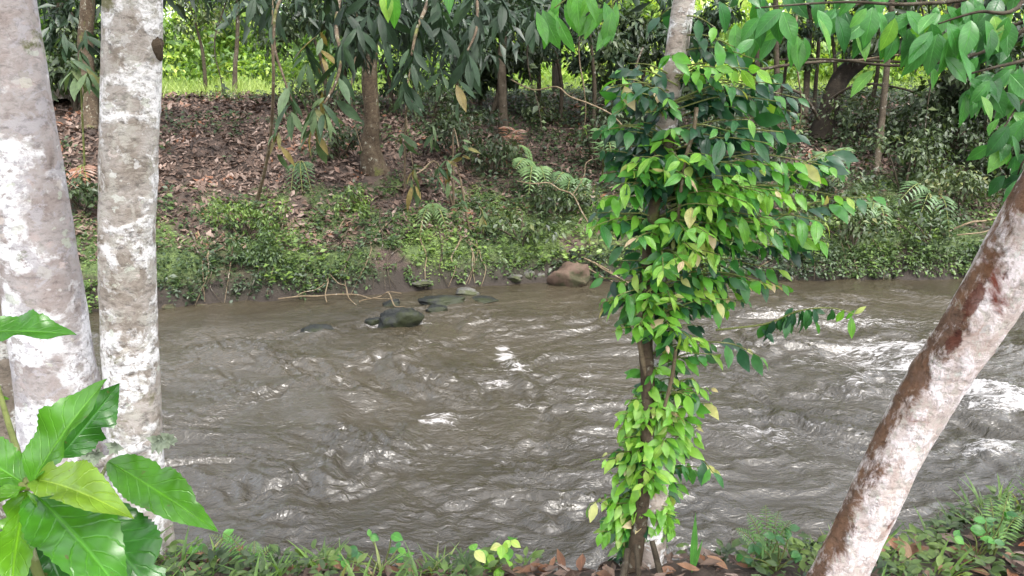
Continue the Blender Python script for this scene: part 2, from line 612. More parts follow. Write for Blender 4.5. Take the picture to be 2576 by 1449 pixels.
VINE = [(0.0, (0.013, 0.048, 0.028)), (0.25, (0.024, 0.092, 0.040)), (0.45, (0.048, 0.185, 0.038)), (0.62, (0.105, 0.320, 0.036)), (0.78, (0.210, 0.430, 0.050)), (0.88, (0.36, 0.47, 0.10)), (0.95, (0.48, 0.44, 0.19)), (1.0, (0.54, 0.38, 0.27))]
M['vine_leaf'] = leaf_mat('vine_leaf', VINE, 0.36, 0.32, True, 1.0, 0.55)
M['vine_foliage'] = leaf_mat('vine_foliage', VINE, 0.36, 0.34)
BROAD = [(0.0, (0.0127, 0.0570, 0.0190)), (0.4, (0.0285, 0.1235, 0.0317)), (0.7, (0.0634, 0.2280, 0.0475)), (1.0, (0.1742, 0.3420, 0.0554))]
M['broad_leaf'] = leaf_mat('broad_leaf', BROAD, 0.42, 0.34, True, True)
M['broad_foliage'] = leaf_mat('broad_foliage', BROAD, 0.40, 0.36)
BIG = [(0.0, (0.0158, 0.0743, 0.0158)), (0.5, (0.0436, 0.1879, 0.0144)), (0.8, (0.1030, 0.2622, 0.0144)), (1.0, (0.2059, 0.2972, 0.0360))]
M['big_leaf'] = leaf_mat('glossy_big_leaf', BIG, 0.38, 0.26, True, 1.0, 0.6)
MANGO = [(0.0, (0.0103, 0.0216, 0.0114)), (0.4, (0.0218, 0.0456, 0.0218)), (0.7, (0.0483, 0.0840, 0.0380)), (0.9, (0.0978, 0.1416, 0.0646)), (1.0, (0.1495, 0.0900, 0.0209))]
M['long_leaf'] = leaf_mat('long_dark_leaf', MANGO, 0.34, 0.5, True, 0.35, 0.25, (1.2, 1.3, 0.6))
M['long_foliage'] = leaf_mat('long_dark_foliage', MANGO, 0.20, 0.5, tcol=(1.2, 1.3, 0.6))
M['wood'] = leaf_mat('woodland_foliage', [(0.0, (0.035, 0.075, 0.022)), (0.35, (0.095, 0.175, 0.035)), (0.7, (0.22, 0.33, 0.060)), (1.0, (0.40, 0.47, 0.12))], 0.45, 0.5)
M['shrub'] = leaf_mat('dull_shrub_foliage', [(0.0, (0.012, 0.022, 0.009)), (0.5, (0.037, 0.060, 0.022)), (0.8, (0.072, 0.102, 0.036)), (1.0, (0.14, 0.145, 0.045))], 0.25, 0.5)
M['cover'] = leaf_mat('ground_cover_foliage', [(0.0, (0.012, 0.026, 0.011)), (0.4, (0.034, 0.062, 0.020)), (0.75, (0.072, 0.125, 0.022)), (1.0, (0.125, 0.19, 0.036))], 0.25, 0.5)
M['litter'] = leaf_mat('dead_leaf', [(0.0, (0.030, 0.019, 0.014)), (0.35, (0.082, 0.052, 0.038)), (0.65, (0.145, 0.098, 0.076)), (0.85, (0.24, 0.18, 0.15)), (1.0, (0.17, 0.075, 0.04))], 0.08, 0.6, spec=0.3, tcol=(1.2, 1, 0.7))
M['litter_obj'] = leaf_mat('dead_leaf_single', [(0.0, (0.055, 0.030, 0.018)), (0.4, (0.16, 0.075, 0.04)), (0.7, (0.26, 0.15, 0.09)), (0.9, (0.36, 0.25, 0.16)), (1.0, (0.30, 0.10, 0.04))], 0.1, 0.55, True, 1.0, 0.35, (1.2, 1, 0.7))
M['grass'] = leaf_mat('grass_blades', [(0.0, (0.035, 0.080, 0.018)), (0.5, (0.085, 0.170, 0.030)), (0.85, (0.16, 0.27, 0.05)), (1.0, (0.30, 0.27, 0.13))], 0.35, 0.4)
M['meadow'] = leaf_mat('meadow_grass', [(0.0, (0.15, 0.22, 0.06)), (0.6, (0.26, 0.34, 0.10)), (1.0, (0.38, 0.44, 0.17))], 0.4, 0.5)
M['fern'] = leaf_mat('fern_frond', [(0.0, (0.0340, 0.0723, 0.0263)), (0.5, (0.0723, 0.1360, 0.0488)), (1.0, (0.1445, 0.2125, 0.0750))], 0.3, 0.45)
M['fern_near'] = leaf_mat('near_fern_frond', [(0.0, (0.04, 0.10, 0.03)), (0.5, (0.09, 0.20, 0.05)), (1.0, (0.20, 0.32, 0.08))], 0.4, 0.4)
M['lichen'] = leaf_mat('leafy_lichen', [(0.0, (0.13, 0.16, 0.11)), (1.0, (0.25, 0.29, 0.21))], 0.1, 0.8)
M['rock_brown'] = rock_mat('brown_boulder', (0.045, 0.030, 0.022), (0.11, 0.075, 0.055), 0.7, (0.035, 0.036, 0.018))
M['rock_boulder'] = rock_mat('reddish_boulder', (0.055, 0.036, 0.026), (0.115, 0.078, 0.058), 0.75, (0.035, 0.034, 0.017))
M['rock_grey'] = rock_mat('grey_rock', (0.04, 0.038, 0.034), (0.12, 0.117, 0.108), 0.45, (0.045, 0.05, 0.024))
M['rock_wet'] = rock_mat('wet_dark_rock', (0.008, 0.009, 0.009), (0.026, 0.028, 0.026), 0.5, (0.022, 0.026, 0.012))


# ------------------------------------------------------------------ terrain
def far_line(x):
    return np.interp(x, [-40, -8, -4.6, -4.1, -2.6, -0.9, 0.5, 3.6, 5.6, 9, 40], [7.5, 9.0, 9.25, 9.45, 9.85, 10.35, 10.75, 10.8, 10.9, 11.3, 15])


def near_line(x):
    return np.interp(x, [-40, -5, -2.5, -1.3, -0.4, 0.2, 0.7, 1.5, 2.1, 3.2, 6, 40], [6, 3.6, 3.3, 3.08, 3.02, 3.0, 3.10, 3.12, 3.40, 3.75, 4.4, 9])


def terrain(x, y):
    x, y = np.asarray(x, float), np.asarray(y, float)
    d = y - far_line(x) + 0.16 * fbm(x * 1.1, y * 0.4, 2, 3)
    far = np.interp(d, [-1.4, -0.25, 0, 0.10, 0.42, 1.1, 2.0, 3.5, 5.0, 6.2, 8, 14, 40, 80, 400], [-0.6, -0.22, 0.0, 0.17, 0.47, 0.80, 1.15, 1.65, 2.05, 2.20, 2.24, 2.32, 2.6, 5.0, 26.0])
    far = far + (0.10 * fbm(x * 0.9, y * 0.9, 5, 4) + 0.05 * fbm(x * 3.5, y * 3.5, 9, 3)) * sstep(0.0, 0.8, d)
    # a hollow under the roots behind the vine tree
    far = far - 0.30 * np.exp(-((x - 1.2) / 1.3) ** 2 - ((d - 2.6) / 0.9) ** 2)
    e = y - near_line(x) - 0.07 * fbm(x * 1.7, y * 0.3, 13, 3)
    near = np.interp(e, [-40, -3.2, -0.5, -0.12, 0.05, 0.35, 0.75, 1.6], [1.9, 1.06, 0.79, 0.74, 0.66, 0.30, -0.10, -0.6])
    near = near + 0.18 * sstep(1.6, 2.6, x) * sstep(0.4, -0.3, e)
    near = near + (0.03 * fbm(x * 2.2, y * 2.2, 21, 3) + 0.014 * fbm(x * 9, y * 9, 23, 3)) * sstep(0.6, -0.1, e)
    return np.where(y > (near_line(x) + far_line(x)) * 0.5, far, near)


def tz(x, y):
    return float(terrain(np.array([x]), np.array([y]))[0])


def normals_at(x, y, h=0.05):
    dzx = (terrain(x + h, y) - terrain(x - h, y)) / (2 * h)
    dzy = (terrain(x, y + h) - terrain(x, y - h)) / (2 * h)
    return unit(np.stack([-dzx, -dzy, np.ones_like(dzx)], -1))


def spaced(segments):
    out = []
    for a, b, st in segments:
        out.append(np.arange(a, b, st))
    return np.concatenate(out)


def sheet(name, xs, ys, zfun, mat, attrs=None):
    X, Y = np.meshgrid(xs, ys)
    Z = zfun(X, Y)
    V = np.stack([X, Y, Z], -1).reshape(-1, 3)
    ny, nx = X.shape
    i = np.arange(ny - 1)[:, None] * nx
    j = np.arange(nx - 1)[None, :]
    F = np.stack([i + j, i + j + 1, i + nx + j + 1, i + nx + j], -1).reshape(-1, 4)
    at = {k: f(X, Y, Z).ravel() for k, f in (attrs or {}).items()}
    return build(name, V, F, mat, attrs=at)


def ground_mat():
    m, nt, nd, lk = nodes_of('bank_earth')
    geo = nd.new('ShaderNodeNewGeometry')
    pos = geo.outputs['Position']
    n1 = noise(nd, lk, pos, 5, 9, 0.7)
    r1 = ramp(nd, [(0.3, (0.022, 0.015, 0.011)), (0.5, (0.052, 0.034, 0.025)), (0.7, (0.095, 0.064, 0.048))])
    lk.new(n1.outputs['Fac'], r1.inputs[0])
    col = r1.outputs[0]

    def attr(n):
        a = nd.new('ShaderNodeAttribute')
        a.attribute_name = n
        return a.outputs['Fac']
    n2 = noise(nd, lk, pos, 14, 7, 0.7)
    r2 = ramp(nd, [(0.3, (0.030, 0.050, 0.014)), (0.7, (0.085, 0.125, 0.030))])
    lk.new(n2.outputs['Fac'], r2.inputs[0])
    col = mixc(nd, lk, attr('moss'), col, r2.outputs[0])
    r3 = ramp(nd, [(0.3, (0.15, 0.21, 0.06)), (0.7, (0.26, 0.32, 0.11))])
    lk.new(n2.outputs['Fac'], r3.inputs[0])
    col = mixc(nd, lk, attr('meadow'), col, r3.outputs[0])
    col = mixc(nd, lk, math_n(nd, lk, 'MULTIPLY', attr('wet'), 0.92), col, (0.017, 0.012, 0.008))
    pb = nd.new('ShaderNodeBsdfPrincipled')
    lk.new(col, pb.inputs['Base Color'])
    pb.inputs['Roughness'].default_value = 0.85
    n4 = noise(nd, lk, pos, 30, 7, 0.75)
    bp = nd.new('ShaderNodeBump')
    bp.inputs['Strength'].default_value = 0.9
    bp.inputs['Distance'].default_value = 0.03
    lk.new(n4.outputs['Fac'], bp.inputs['Height'])
    lk.new(bp.outputs[0], pb.inputs['Normal'])
    out = nd.new('ShaderNodeOutputMaterial')
    lk.new(pb.outputs[0], out.inputs[0])
    return m


def moss_amount(x, y):
    d = y - far_line(x)
    n = fbm(x * 0.9, y * 1.4, 41, 4)
    return sstep(-0.05, 0.25, n + 0.42 - np.abs(d - 0.5) * 0.40) * sstep(-0.02, 0.10, d)


def meadow_amount(x, y):
    d = y - far_line(x)
    return sstep(5.9, 6.7, d + 0.5 * fbm(x * 0.5, y * 0.5, 51, 3) - 0.35 * sstep(0, 3, x))


xs = spaced([(-400, -60, 34), (-60, -20, 4), (-20, -9, 0.6), (-9, 9, 0.07), (9, 20, 0.6), (20, 60, 4), (60, 401, 34)])
ys = spaced([(-300, -20, 40), (-20, 0, 2), (0, 2.4, 0.2), (2.4, 4.2, 0.05), (4.2, 8.6, 0.4), (8.6, 12.0, 0.045), (12, 18, 0.09), (18, 40, 0.6), (40, 120, 5), (120, 900, 60)])
gnd = sheet('ground', xs, ys, terrain, ground_mat(), {'moss': lambda x, y, z: np.where(y > 6, moss_amount(x, y), 0.25 * sstep(-0.1, 0.3, fbm(x * 2, y * 2, 44, 3))),
                                                      'wet': lambda x, y, z: sstep(0.42, 0.16, z),
                                                      'meadow': lambda x, y, z: np.where(y > 6, meadow_amount(x, y), 0)})
tag(gnd, 'brown earth of both river banks rising to a meadow', None, None, 'structure')


# ------------------------------------------------------------------ water
ROCKS_IN_WATER = []      # (x, y, r) filled below for wakes


def wpt(px, py):
    """point on the water sheet under a picture position"""
    a, b = (px - 1288.0) / FPX, -(py - 724.5) / FPX
    dy, dz = CP + b * SP, -SP + b * CP
    t = -CAM_H / dz
    return a * t, dy * t


WROCK = [(1005, 815, 0.20), (795, 845, 0.20), (1140, 765, 0.25), (1270, 925, 0.12), (2290, 905, 0.3), (2505, 1150, 0.2), (1100, 1060, 0.12), (2480, 1010, 0.25)]
FOAM = [(1272, 900, 0.09, 0.16, 1.1), (1266, 880, .06, .10, 1.15), (1300, 940, 0.14, 0.2, .8), (1250, 975, .16, .10, .6), (1105, 1065, 0.16, 0.14, .72), (1130, 1085, .2, .1, .55), (2240, 885, .60, .18, .95), (2300, 930, .45, .18, 1.1), (2200, 905, .6, .12, .85), (2480, 1010, .60, .16, 1.05), (2400, 985, .5, .12, .85), (2550, 1040, .5, .15, 1.0), (2510, 1130, .14, .09, .95),
        (2180, 820, .8, .26, .72), (2050, 790, .7, .22, .62), (640, 850, .6, .14, .5), (800, 832, .28, .08, .6), (560, 890, .5, .12, .45), (1310, 1030, .14, .12, .6), (2060, 930, .4, .16, .55), (1480, 1130, .4, .2, .48), (1900, 1120, .45, .25, .55), (1450, 1000, .4, .18, .48), (1230, 940, .14, .12, .6),
        (960, 815, .22, .07, 1.0), (1050, 820, .14, .06, .8), (760, 850, .2, .06, .8), (830, 1170, .4, .2, .42), (2420, 1160, .35, .10, .6), (2150, 1010, .6, .2, .5), (1000, 1180, .4, .2, .42), (700, 1080, .4, .2, .38), (1450, 1230, .3, .2, .45), (1050, 840, .3, .06, .5)]


def wave_height(X, Y):
    # turbulence: calmer by the far bank and in the tongue left of the vine tree
    calm = sstep(0.1, 2.4, far_line(X) - Y)
    amp = 0.30 + 0.70 * calm
    amp = amp * (1 - 0.60 * np.exp(-((X - 0.55) / 0.75) ** 2 - ((Y - 9.6) / 0.9) ** 2))
    amp = amp * (1 - 0.55 * np.exp(-((X + 0.35) / 0.5) ** 2 - ((Y - 5.3) / 1.3) ** 2))
    amp = amp * (1 - 0.55 * np.exp(-((X + 4.0) / 1.4) ** 2 - ((Y - 8.9) / 0.5) ** 2))
    amp = amp * (0.75 + 0.6 * (fbm(X * 0.5, Y * 0.5, 71, 2) + 0.3))
    # the current runs across the picture, bending towards the camera on the left
    th = 0.20 + 0.25 * fbm(X * 0.3, Y * 0.3, 69, 2)
    U = X * np.cos(th) + Y * np.sin(th)
    W = -X * np.sin(th) + Y * np.cos(th)
    wx = 0.55 * fbm(U * 0.8, W * 0.8, 61, 3)
    wy = 0.55 * fbm(U * 0.8, W * 0.8, 65, 3)
    u1, w1 = U + wx, W + wy
    h = 0.085 * fbm(u1 * 0.8, w1 * 1.2, 31, 2)
    rid = 1 - np.abs(perlin(u1 * 1.5, w1 * 2.4, 33)) * 2.2
    h = h + 0.050 * rid * (0.6 + fbm(U * 0.8, W * 0.8, 88, 2))
    wx2 = 0.22 * fbm(U * 2.2, W * 2.2, 101, 2)
    wy2 = 0.22 * fbm(U * 2.2, W * 2.2, 105, 2)
    u2, w2 = U + wx + wx2, W + wy + wy2
    m2 = 0.35 + 1.3 * sstep(-0.25, 0.35, fbm(U * 0.9, W * 1.1, 111, 2))
    rid2 = 1 - np.abs(perlin(u2 * 3.6, w2 * 5.4, 35)) * 2.2
    h = h + 0.040 * rid2 * m2
    m3 = 0.25 + 1.5 * sstep(-0.2, 0.35, fbm(U * 1.3, W * 1.5, 117, 2))
    rid3 = 1 - np.abs(perlin(u2 * 8, w2 * 11, 37)) * 2.2
    h = h + 0.0150 * rid3 * m3
    h = h + 0.0045 * perlin(u2 * 17, w2 * 21, 38) * m3
    st = 1 - np.abs(perlin(u1 * 0.9, w1 * 6.5 + 0.4 * wx2, 131)) * 2.2
    h = h + 0.016 * st * sstep(-0.1, 0.4, fbm(U * 0.5, W * 0.9, 137, 2) + 0.1)
    h = h * amp
    h = h + 0.0022 * fbm(X * 14, Y * 20, 39, 2)
    for px, py, r in WROCK:
        x0, y0 = wpt(px, py)
        dx, dy = (X - x0) / r, (Y - y0) / r
        h = h + 0.055 * r / 0.2 * np.exp(-(dx * dx + dy * dy * 1.4) * 0.7)
        h = h - 0.045 * r / 0.2 * np.exp(-((dx + 1.7) ** 2 + dy * dy) * 0.7)
    return h * 1.05


def foam_and_glints(X, Y, Z):
    f = np.zeros_like(X)
    for px, py, sx, sy, s in FOAM:
        x0, y0 = wpt(px, py)
        f = np.maximum(f, 0.82 * s * np.exp(-((X - x0) / (sx * 1.35)) ** 2 - ((Y - y0) / (sy * 1.35)) ** 2))
    f = f + 0.9 * sstep(-0.5, 1.5, X) * np.clip(Z - 0.062, 0, 1) * 6 * sstep(0.0, 0.35, fbm(X * 1.1, Y * 1.1, 93, 3) + 0.08 * np.clip(X, -1, 3))
    f = np.maximum(f, 0.30 * sstep(-0.1, 0.4, fbm(X * 0.9, Y * 1.4, 141, 3) + 0.05 * np.clip(X, -1, 3)) * sstep(0.8, 2.5, far_line(X) - Y))  # baseline of white flecks that paints glints over the open water
    return np.clip(f, 0, 1)


def water_mat():
    m, nt, nd, lk = nodes_of('muddy_water')
    geo = nd.new('ShaderNodeNewGeometry')
    pos = geo.outputs['Position']
    n1 = noise(nd, lk, pos, 0.8, 4, 0.6)
    r1 = ramp(nd, [(0.3, (0.029, 0.0238, 0.0147)), (0.7, (0.047, 0.0388, 0.0256))])
    lk.new(n1.outputs['Fac'], r1.inputs[0])
    col = r1.outputs[0]
    at = nd.new('ShaderNodeAttribute')
    at.attribute_name = 'foam'  # real foam plus the painted glint flecks
    mp = nd.new('ShaderNodeMapping')
    mp.inputs['Scale'].default_value = (0.55, 1.5, 1.0)
    mp.inputs['Rotation'].default_value = (0, 0, 0.3)
    lk.new(pos, mp.inputs[0])
    nf = noise(nd, lk, mp.outputs[0], 12, 8, 0.74, 1.6)
    s = math_n(nd, lk, 'ADD', at.outputs['Fac'], math_n(nd, lk, 'MULTIPLY', math_n(nd, lk, 'SUBTRACT', nf.outputs['Fac'], 0.5), 3.0))
    rf = ramp(nd, [(0.50, grey(0)), (1.0, grey(1))])
    lk.new(s, rf.inputs[0])
    ff = math_n(nd, lk, 'MULTIPLY', rf.outputs[0], math_n(nd, lk, 'MULTIPLY', at.outputs['Fac'], 2.2, True))
    col = mixc(nd, lk, math_n(nd, lk, 'MULTIPLY', ff, 0.85), col, (0.45, 0.435, 0.43))
    pb = nd.new('ShaderNodeBsdfPrincipled')
    lk.new(col, pb.inputs['Base Color'])
    pb.inputs['IOR'].default_value = 1.45
    pb.inputs['Specular IOR Level'].default_value = 0.9
    rr = math_n(nd, lk, 'ADD', 0.06, math_n(nd, lk, 'MULTIPLY', ff, 0.5))
    lk.new(rr, pb.inputs['Roughness'])
    mp2 = nd.new('ShaderNodeMapping')
    mp2.inputs['Scale'].default_value = (1.0, 1.7, 1.0)
    mp2.inputs['Rotation'].default_value = (0, 0, 0.22)
    lk.new(pos, mp2.inputs[0])
    na = noise(nd, lk, mp2.outputs[0], 9, 3, 0.55, 1.2)
    nb = noise(nd, lk, mp2.outputs[0], 30, 3, 0.6, 1.2)
    h = math_n(nd, lk, 'ADD', na.outputs['Fac'], math_n(nd, lk, 'MULTIPLY', nb.outputs['Fac'], 0.20))
    bp = nd.new('ShaderNodeBump')
    bp.inputs['Strength'].default_value = 0.6
    bp.inputs['Distance'].default_value = 0.035
    lk.new(h, bp.inputs['Height'])
    lk.new(bp.outputs[0], pb.inputs['Normal'])
    out = nd.new('ShaderNodeOutputMaterial')
    lk.new(pb.outputs[0], out.inputs[0])
    return m


wxs = spaced([(-40, -8, 1.6), (-8, -6.2, 0.15), (-6.2, 7.2, 0.023), (7.2, 9, 0.15), (9, 41, 1.6)])
wys = spaced([(3.0, 3.4, 0.1), (3.4, 5.5, 0.018), (5.5, 8.5, 0.024), (8.5, 11.7, 0.034), (11.7, 17, 0.5)])
river = sheet('river_water', wxs, wys, wave_height, water_mat(), {'foam': foam_and_glints})
tag(river, 'turbulent muddy grey brown river water with foam', None, None, 'structure')


# ------------------------------------------------------------------ rocks
def rock(name, px, py, wpx, hpx, Y, mat, label, seed, flat=1.0, sink=0.35, angular=0.0, group=None):
    """boulder whose base stands at picture position (px, py)"""
    c = P(px, py, Y)
    s = mpp(c)
    w, h = wpx * s / 2, hpx * s
    import bmesh
    bm = bmesh.new()
    bmesh.ops.create_icosphere(bm, subdivisions=4, radius=1.0)
    V = np.array([v.co[:] for v in bm.verts])
    F = np.array([[v.index for v in f.verts] for f in bm.faces])
    bm.free()
    n = fbm(V[:, 0] * 0.9 + seed, V[:, 1] * 0.9 + V[:, 2] * 0.7, seed, 3) * 0.5 + fbm(V[:, 2] * 2.3 + seed, V[:, 0] * 2.3 - V[:, 1] * 1.9, seed + 3, 4) * 0.22 + np.abs(fbm(V[:, 0] * 4.1 + V[:, 2] * 2, V[:, 1] * 4.3 + seed, seed + 7, 3)) * 0.10
    V = V * (1 + n)[:, None]
    if angular:
        rg = np.random.default_rng(seed)
        for _ in range(9):
            nn = unit(rg.normal(size=3))
            lim = rg.uniform(0.6, 0.85)
            dd = V @ nn - lim
            V = V - np.where(dd > 0, dd, 0)[:, None] * nn * angular
    V = V * np.array([w, w * 0.8, h * (1 + sink) / 2 * flat])
    zmax = V[:, 2].max()
    o = link(name, raw_mesh(name, V, F, mat))
    o.location = (c.x, Y, c.z + h - zmax)
    tag(o, label, 'rock', group)
    return o


rock('boulder', 1432, 716, 112, 58, 10.62, M['rock_boulder'], 'large rounded reddish brown boulder at the far waterline', 5, angular=0.5)
rock('river_rock', 1172, 744, 64, 22, 9.95, M['rock_grey'], 'flat topped pale grey rock standing out of the water', 8, angular=0.9)
rock('river_rock', 1110, 766, 120, 26, 9.55, M['rock_wet'], 'low wet slab of rock just above the water beside the flat grey rock', 12, angular=0.6)
rock('river_rock', 1205, 760, 90, 14, 9.7, M['rock_wet'], 'thin dark slab awash below the flat grey rock', 31, angular=0.6)
rock('river_rock', 1005, 828, 108, 58, 8.75, M['rock_wet'], 'round wet black green rock splitting the current', 37, angular=0.8)
rock('river_rock', 940, 815, 46, 18, 8.9, M['rock_wet'], 'small dark rock awash just left of the round black rock', 41, angular=0.8)
rock('river_rock', 1098, 786, 62, 20, 9.3, M['rock_wet'], 'jagged dark rock between the round black rock and the wet slab', 43, angular=0.9)
rock('river_rock', 1042, 800, 40, 14, 9.1, M['rock_wet'], 'little dark rock touching the round black rock upstream', 47, angular=0.8)
rock('river_rock', 985, 772, 50, 20, 9.45, M['rock_wet'], 'dark rock under the snagged twigs behind the round black rock', 53, angular=0.9)
rock('river_rock', 792, 850, 84, 34, 8.45, M['rock_wet'], 'slate blue rock barely awash on the calm side of the river', 19, angular=0.5)
rock('river_stone', 1330, 700, 36, 24, 10.75, M['rock_grey'], 'small grey stone at the waterline beside the reddish boulder', 22, angular=0.5)
rock('river_stone', 1362, 702, 28, 18, 10.75, M['rock_grey'], 'smallest pale stone touching the foot of the reddish boulder', 25, angular=0.5)
STONES = [(425, 778, 60, 22, 'muddy stone at the far waterline closest to the two pale trunks'), (500, 777, 84, 18, 'broad muddy stone at the far waterline left of the overhanging green tuft'), (596, 772, 56, 15, 'low muddy stone at the far waterline just left of the overhanging green tuft'),
          (1062, 716, 60, 12, 'grey stone in the cut bank above the wet slab'), (1292, 706, 42, 16, 'grey stone half buried in the bank left of the boulder'), (2230, 699, 30, 12, 'pointed grey stone at the far waterline below the slender pale trunk'), (2305, 700, 36, 10, 'flat grey stone at the far waterline beside the leaning trunk')]
for i, (px, py, w, h, lb) in enumerate(STONES):
    x, y = wpt(px, py)
    rock('bank_stone', px, py, w, h, float(far_line(x)) + 0.02, M['rock_brown'] if i < 3 else M['rock_grey'], lb, 50 + i * 3, angular=0.7)


# ------------------------------------------------------------------ far bank: litter, ground cover, moss, meadow
def rand_dirs(n, zlo=-0.3, zhi=0.5):
    a = rng.uniform(0, 2 * np.pi, n)
    z = rng.uniform(zlo, zhi, n)
    return np.stack([np.cos(a), np.sin(a), z], -1)


def far_points(n, d0, d1, xr=1.0):
    """random points on the far bank inside the view fan"""
    d = rng.uniform(d0, d1, n)
    x = rng.uniform(-9.5, 10.5, n) * xr
    y = far_line(x) + d
    return x, y, d


SM = leaf_small(0.46, 0.10, 0.16)
SM_BROAD = leaf_small(0.62, 0.08, 0.18)
SM_NARROW = leaf_small(0.24, 0.06, 0.25)
SM_CURL = (np.array([[0, 0, 0], [-0.24, 0.45, 0.16], [0, 0.5, 0.02], [0.24, 0.45, 0.16], [0, 1, 0.14]], float), leaf_small()[1])

a = Acc()
x, y, d = far_points(76000, 0.5, 7.5)
den = np.clip(0.50 + 1.3 * fbm(x * 0.9, y * 1.1, 201, 3) + 0.45 * sstep(1.0, 2.2, d) - 0.6 * meadow_amount(x, y) + 0.25 * (x < -1.2) - 0.35 * sstep(-1.0, 1.0, x), 0.03, 1)
k = rng.uniform(size=len(x)) < den
x, y = x[k], y[k]
N = normals_at(x, y)
n = len(x)
D = rand_dirs(n, -0.1, 0.25)
D = unit(D - N * (D * N).sum(1, keepdims=True) + N * rng.uniform(-0.1, 0.5, (n, 1)))
t = np.clip(0.5 + 0.8 * fbm(x * 1.1, y * 1.4, 207, 3) + rng.normal(0, 0.22, n), 0, 1)
scatter(a, SM_CURL, np.stack([x, y, terrain(x, y) + 0.015], -1), D, unit(N + rng.normal(0, 0.35, (n, 3))), rng.uniform(0.035, 0.075, n) * rng.choice([1.0, 1.0, 1.4, 2.1], n), t)
litter = a.build('leaf_litter', M['litter'], smooth=False)
tag(litter, 'brown and pinkish dead leaves covering the far slope', None, None, 'stuff')


def rosettes(acc, x, y, z, per, tmpl, smin, smax, tint, up=(0.1, 0.8), hmax=0.12):
    n = len(x)
    for i in range(per):
        D = rand_dirs(n, *up)
        p = np.stack([x, y, z + rng.uniform(0, hmax, n)], -1) + D * 0.02
        nn = np.stack([np.zeros(n), np.full(n, -0.35), np.ones(n)], -1) + rng.normal(0, 0.35, (n, 3))
        scatter(acc, tmpl, p, D, nn, rng.uniform(smin, smax, n), np.clip(tint + rng.normal(0, 0.13, n), 0, 1))


a = Acc()
x, y, d = far_points(13000, 0.05, 7.0)
f = fbm(x * 0.75, y * 1.1, 301, 4)
den = np.clip(0.16 + 1.1 * f + 0.45 * sstep(1.5, 0.1, d) + 0.28 * sstep(-1.5, 0.0, x) * sstep(0.8, 1.6, d) - 0.22 * sstep(1.2, 2.2, d) * sstep(-1.2, -2.2, x) + 0.40 * sstep(-1.6, 0.6, x) + 0.5 * sstep(3.5, 5.5, d) * sstep(-3.6, -2.0, x), 0.0, 1)
k = rng.uniform(size=len(x)) < den
x, y, d = x[k], y[k], d[k]
bright = np.clip(0.30 + 0.55 * sstep(1.5, 0.2, d) * sstep(-0.2, 0.3, fbm(x * 0.8, y * 0.8, 305, 3) + 0.12) + 0.25 * f[k], 0.05, 0.95)
h = len(x) // 3
rosettes(a, x[:h], y[:h], terrain(x[:h], y[:h]), 9, SM, 0.035, 0.085, bright[:h])
rosettes(a, x[h:2 * h], y[h:2 * h], terrain(x[h:2 * h], y[h:2 * h]), 8, SM_BROAD, 0.04, 0.10, bright[h:2 * h], hmax=0.2)
rosettes(a, x[2 * h:], y[2 * h:], terrain(x[2 * h:], y[2 * h:]), 9, SM, 0.03, 0.075, bright[2 * h:] * 0.9, (-0.2, 0.8), 0.1)
x = np.concatenate([rng.uniform(-9.5, 10.5, 700), rng.uniform(-9.5, 10.5, 700), rng.uniform(2.2, 9.5, 620), rng.uniform(-5.5, -2.4, 260)])
y = far_line(x) + rng.uniform(-0.04, 0.30, len(x))
k = rng.uniform(size=len(x)) < np.clip(0.55 + 0.9 * fbm(x * 0.9, y, 331, 3) + 0.2 * (x > 2), 0, 1)
x, y = x[k], y[k]
h = len(x) // 2
tt = np.clip(0.45 + 0.6 * fbm(x * 0.7, y, 335, 3), 0.1, 0.9)
rosettes(a, x[:h], y[:h], np.maximum(terrain(x[:h], y[:h]), 0.05), 9, SM_BROAD, 0.025, 0.065, tt[:h], (-0.9, 0.5), 0.10)
rosettes(a, x[h:], y[h:], np.maximum(terrain(x[h:], y[h:]), 0.05), 9, SM, 0.03, 0.08, tt[h:], (-0.8, 0.6), 0.14)
cover = a.build('undergrowth', M['cover'])
tag(cover, 'low green weeds and seedlings growing over the far bank', None, None, 'stuff')

a = Acc()
x, y, d = far_points(90000, 0.02, 1.9)
k = rng.uniform(size=len(x)) < moss_amount(x, y) ** 1.3
x, y, d = x[k], y[k], d[k]
n = len(x)
b = fbm(x * 0.9, y * 0.9, 311, 3)
scatter(a, SM, np.stack([x, y, terrain(x, y) + rng.uniform(0, 0.09, n)], -1), rand_dirs(n, -0.5, 0.6), np.stack([np.zeros(n), np.full(n, -0.6), np.ones(n)], -1) + rng.normal(0, 0.3, (n, 3)),
        rng.uniform(0.018, 0.045, n), np.clip(0.56 + 0.9 * b + rng.normal(0, 0.15, n), 0, 1))
moss = a.build('moss', M['cover'])
tag(moss, 'bright green moss and creeping plants along the cut bank', None, None, 'stuff')

BLADE = (np.array([[-0.03, 0, 0], [0.03, 0, 0], [0.018, 0.6, -0.05], [-0.018, 0.6, -0.05], [0.0, 1, -0.2], [0.002, 1, -0.2]], float), np.array([[0, 1, 2, 3], [3, 2, 5, 4]]))
a = Acc()
x = rng.uniform(-16, 17, 36000)
y = far_line(x) + 5.6 + rng.uniform(0, 1, 36000) ** 1.5 * 16
k = rng.uniform(size=len(x)) < meadow_amount(x, y)
x, y = x[k], y[k]
n = len(x)
scatter(a, BLADE, np.stack([x, y, terrain(x, y)], -1), rand_dirs(n, 1.0, 3.0), rand_dirs(n, -0.2, 0.2), rng.uniform(0.14, 0.36, n), np.clip(0.5 + 0.6 * fbm(x * 0.5, y * 0.3, 321, 3) + rng.normal(0, 0.15, n), 0, 1))
meadow = a.build('meadow_grass', M['meadow'])
tag(meadow, 'bright green grass of the clearing above the far bank', None, None, 'stuff')


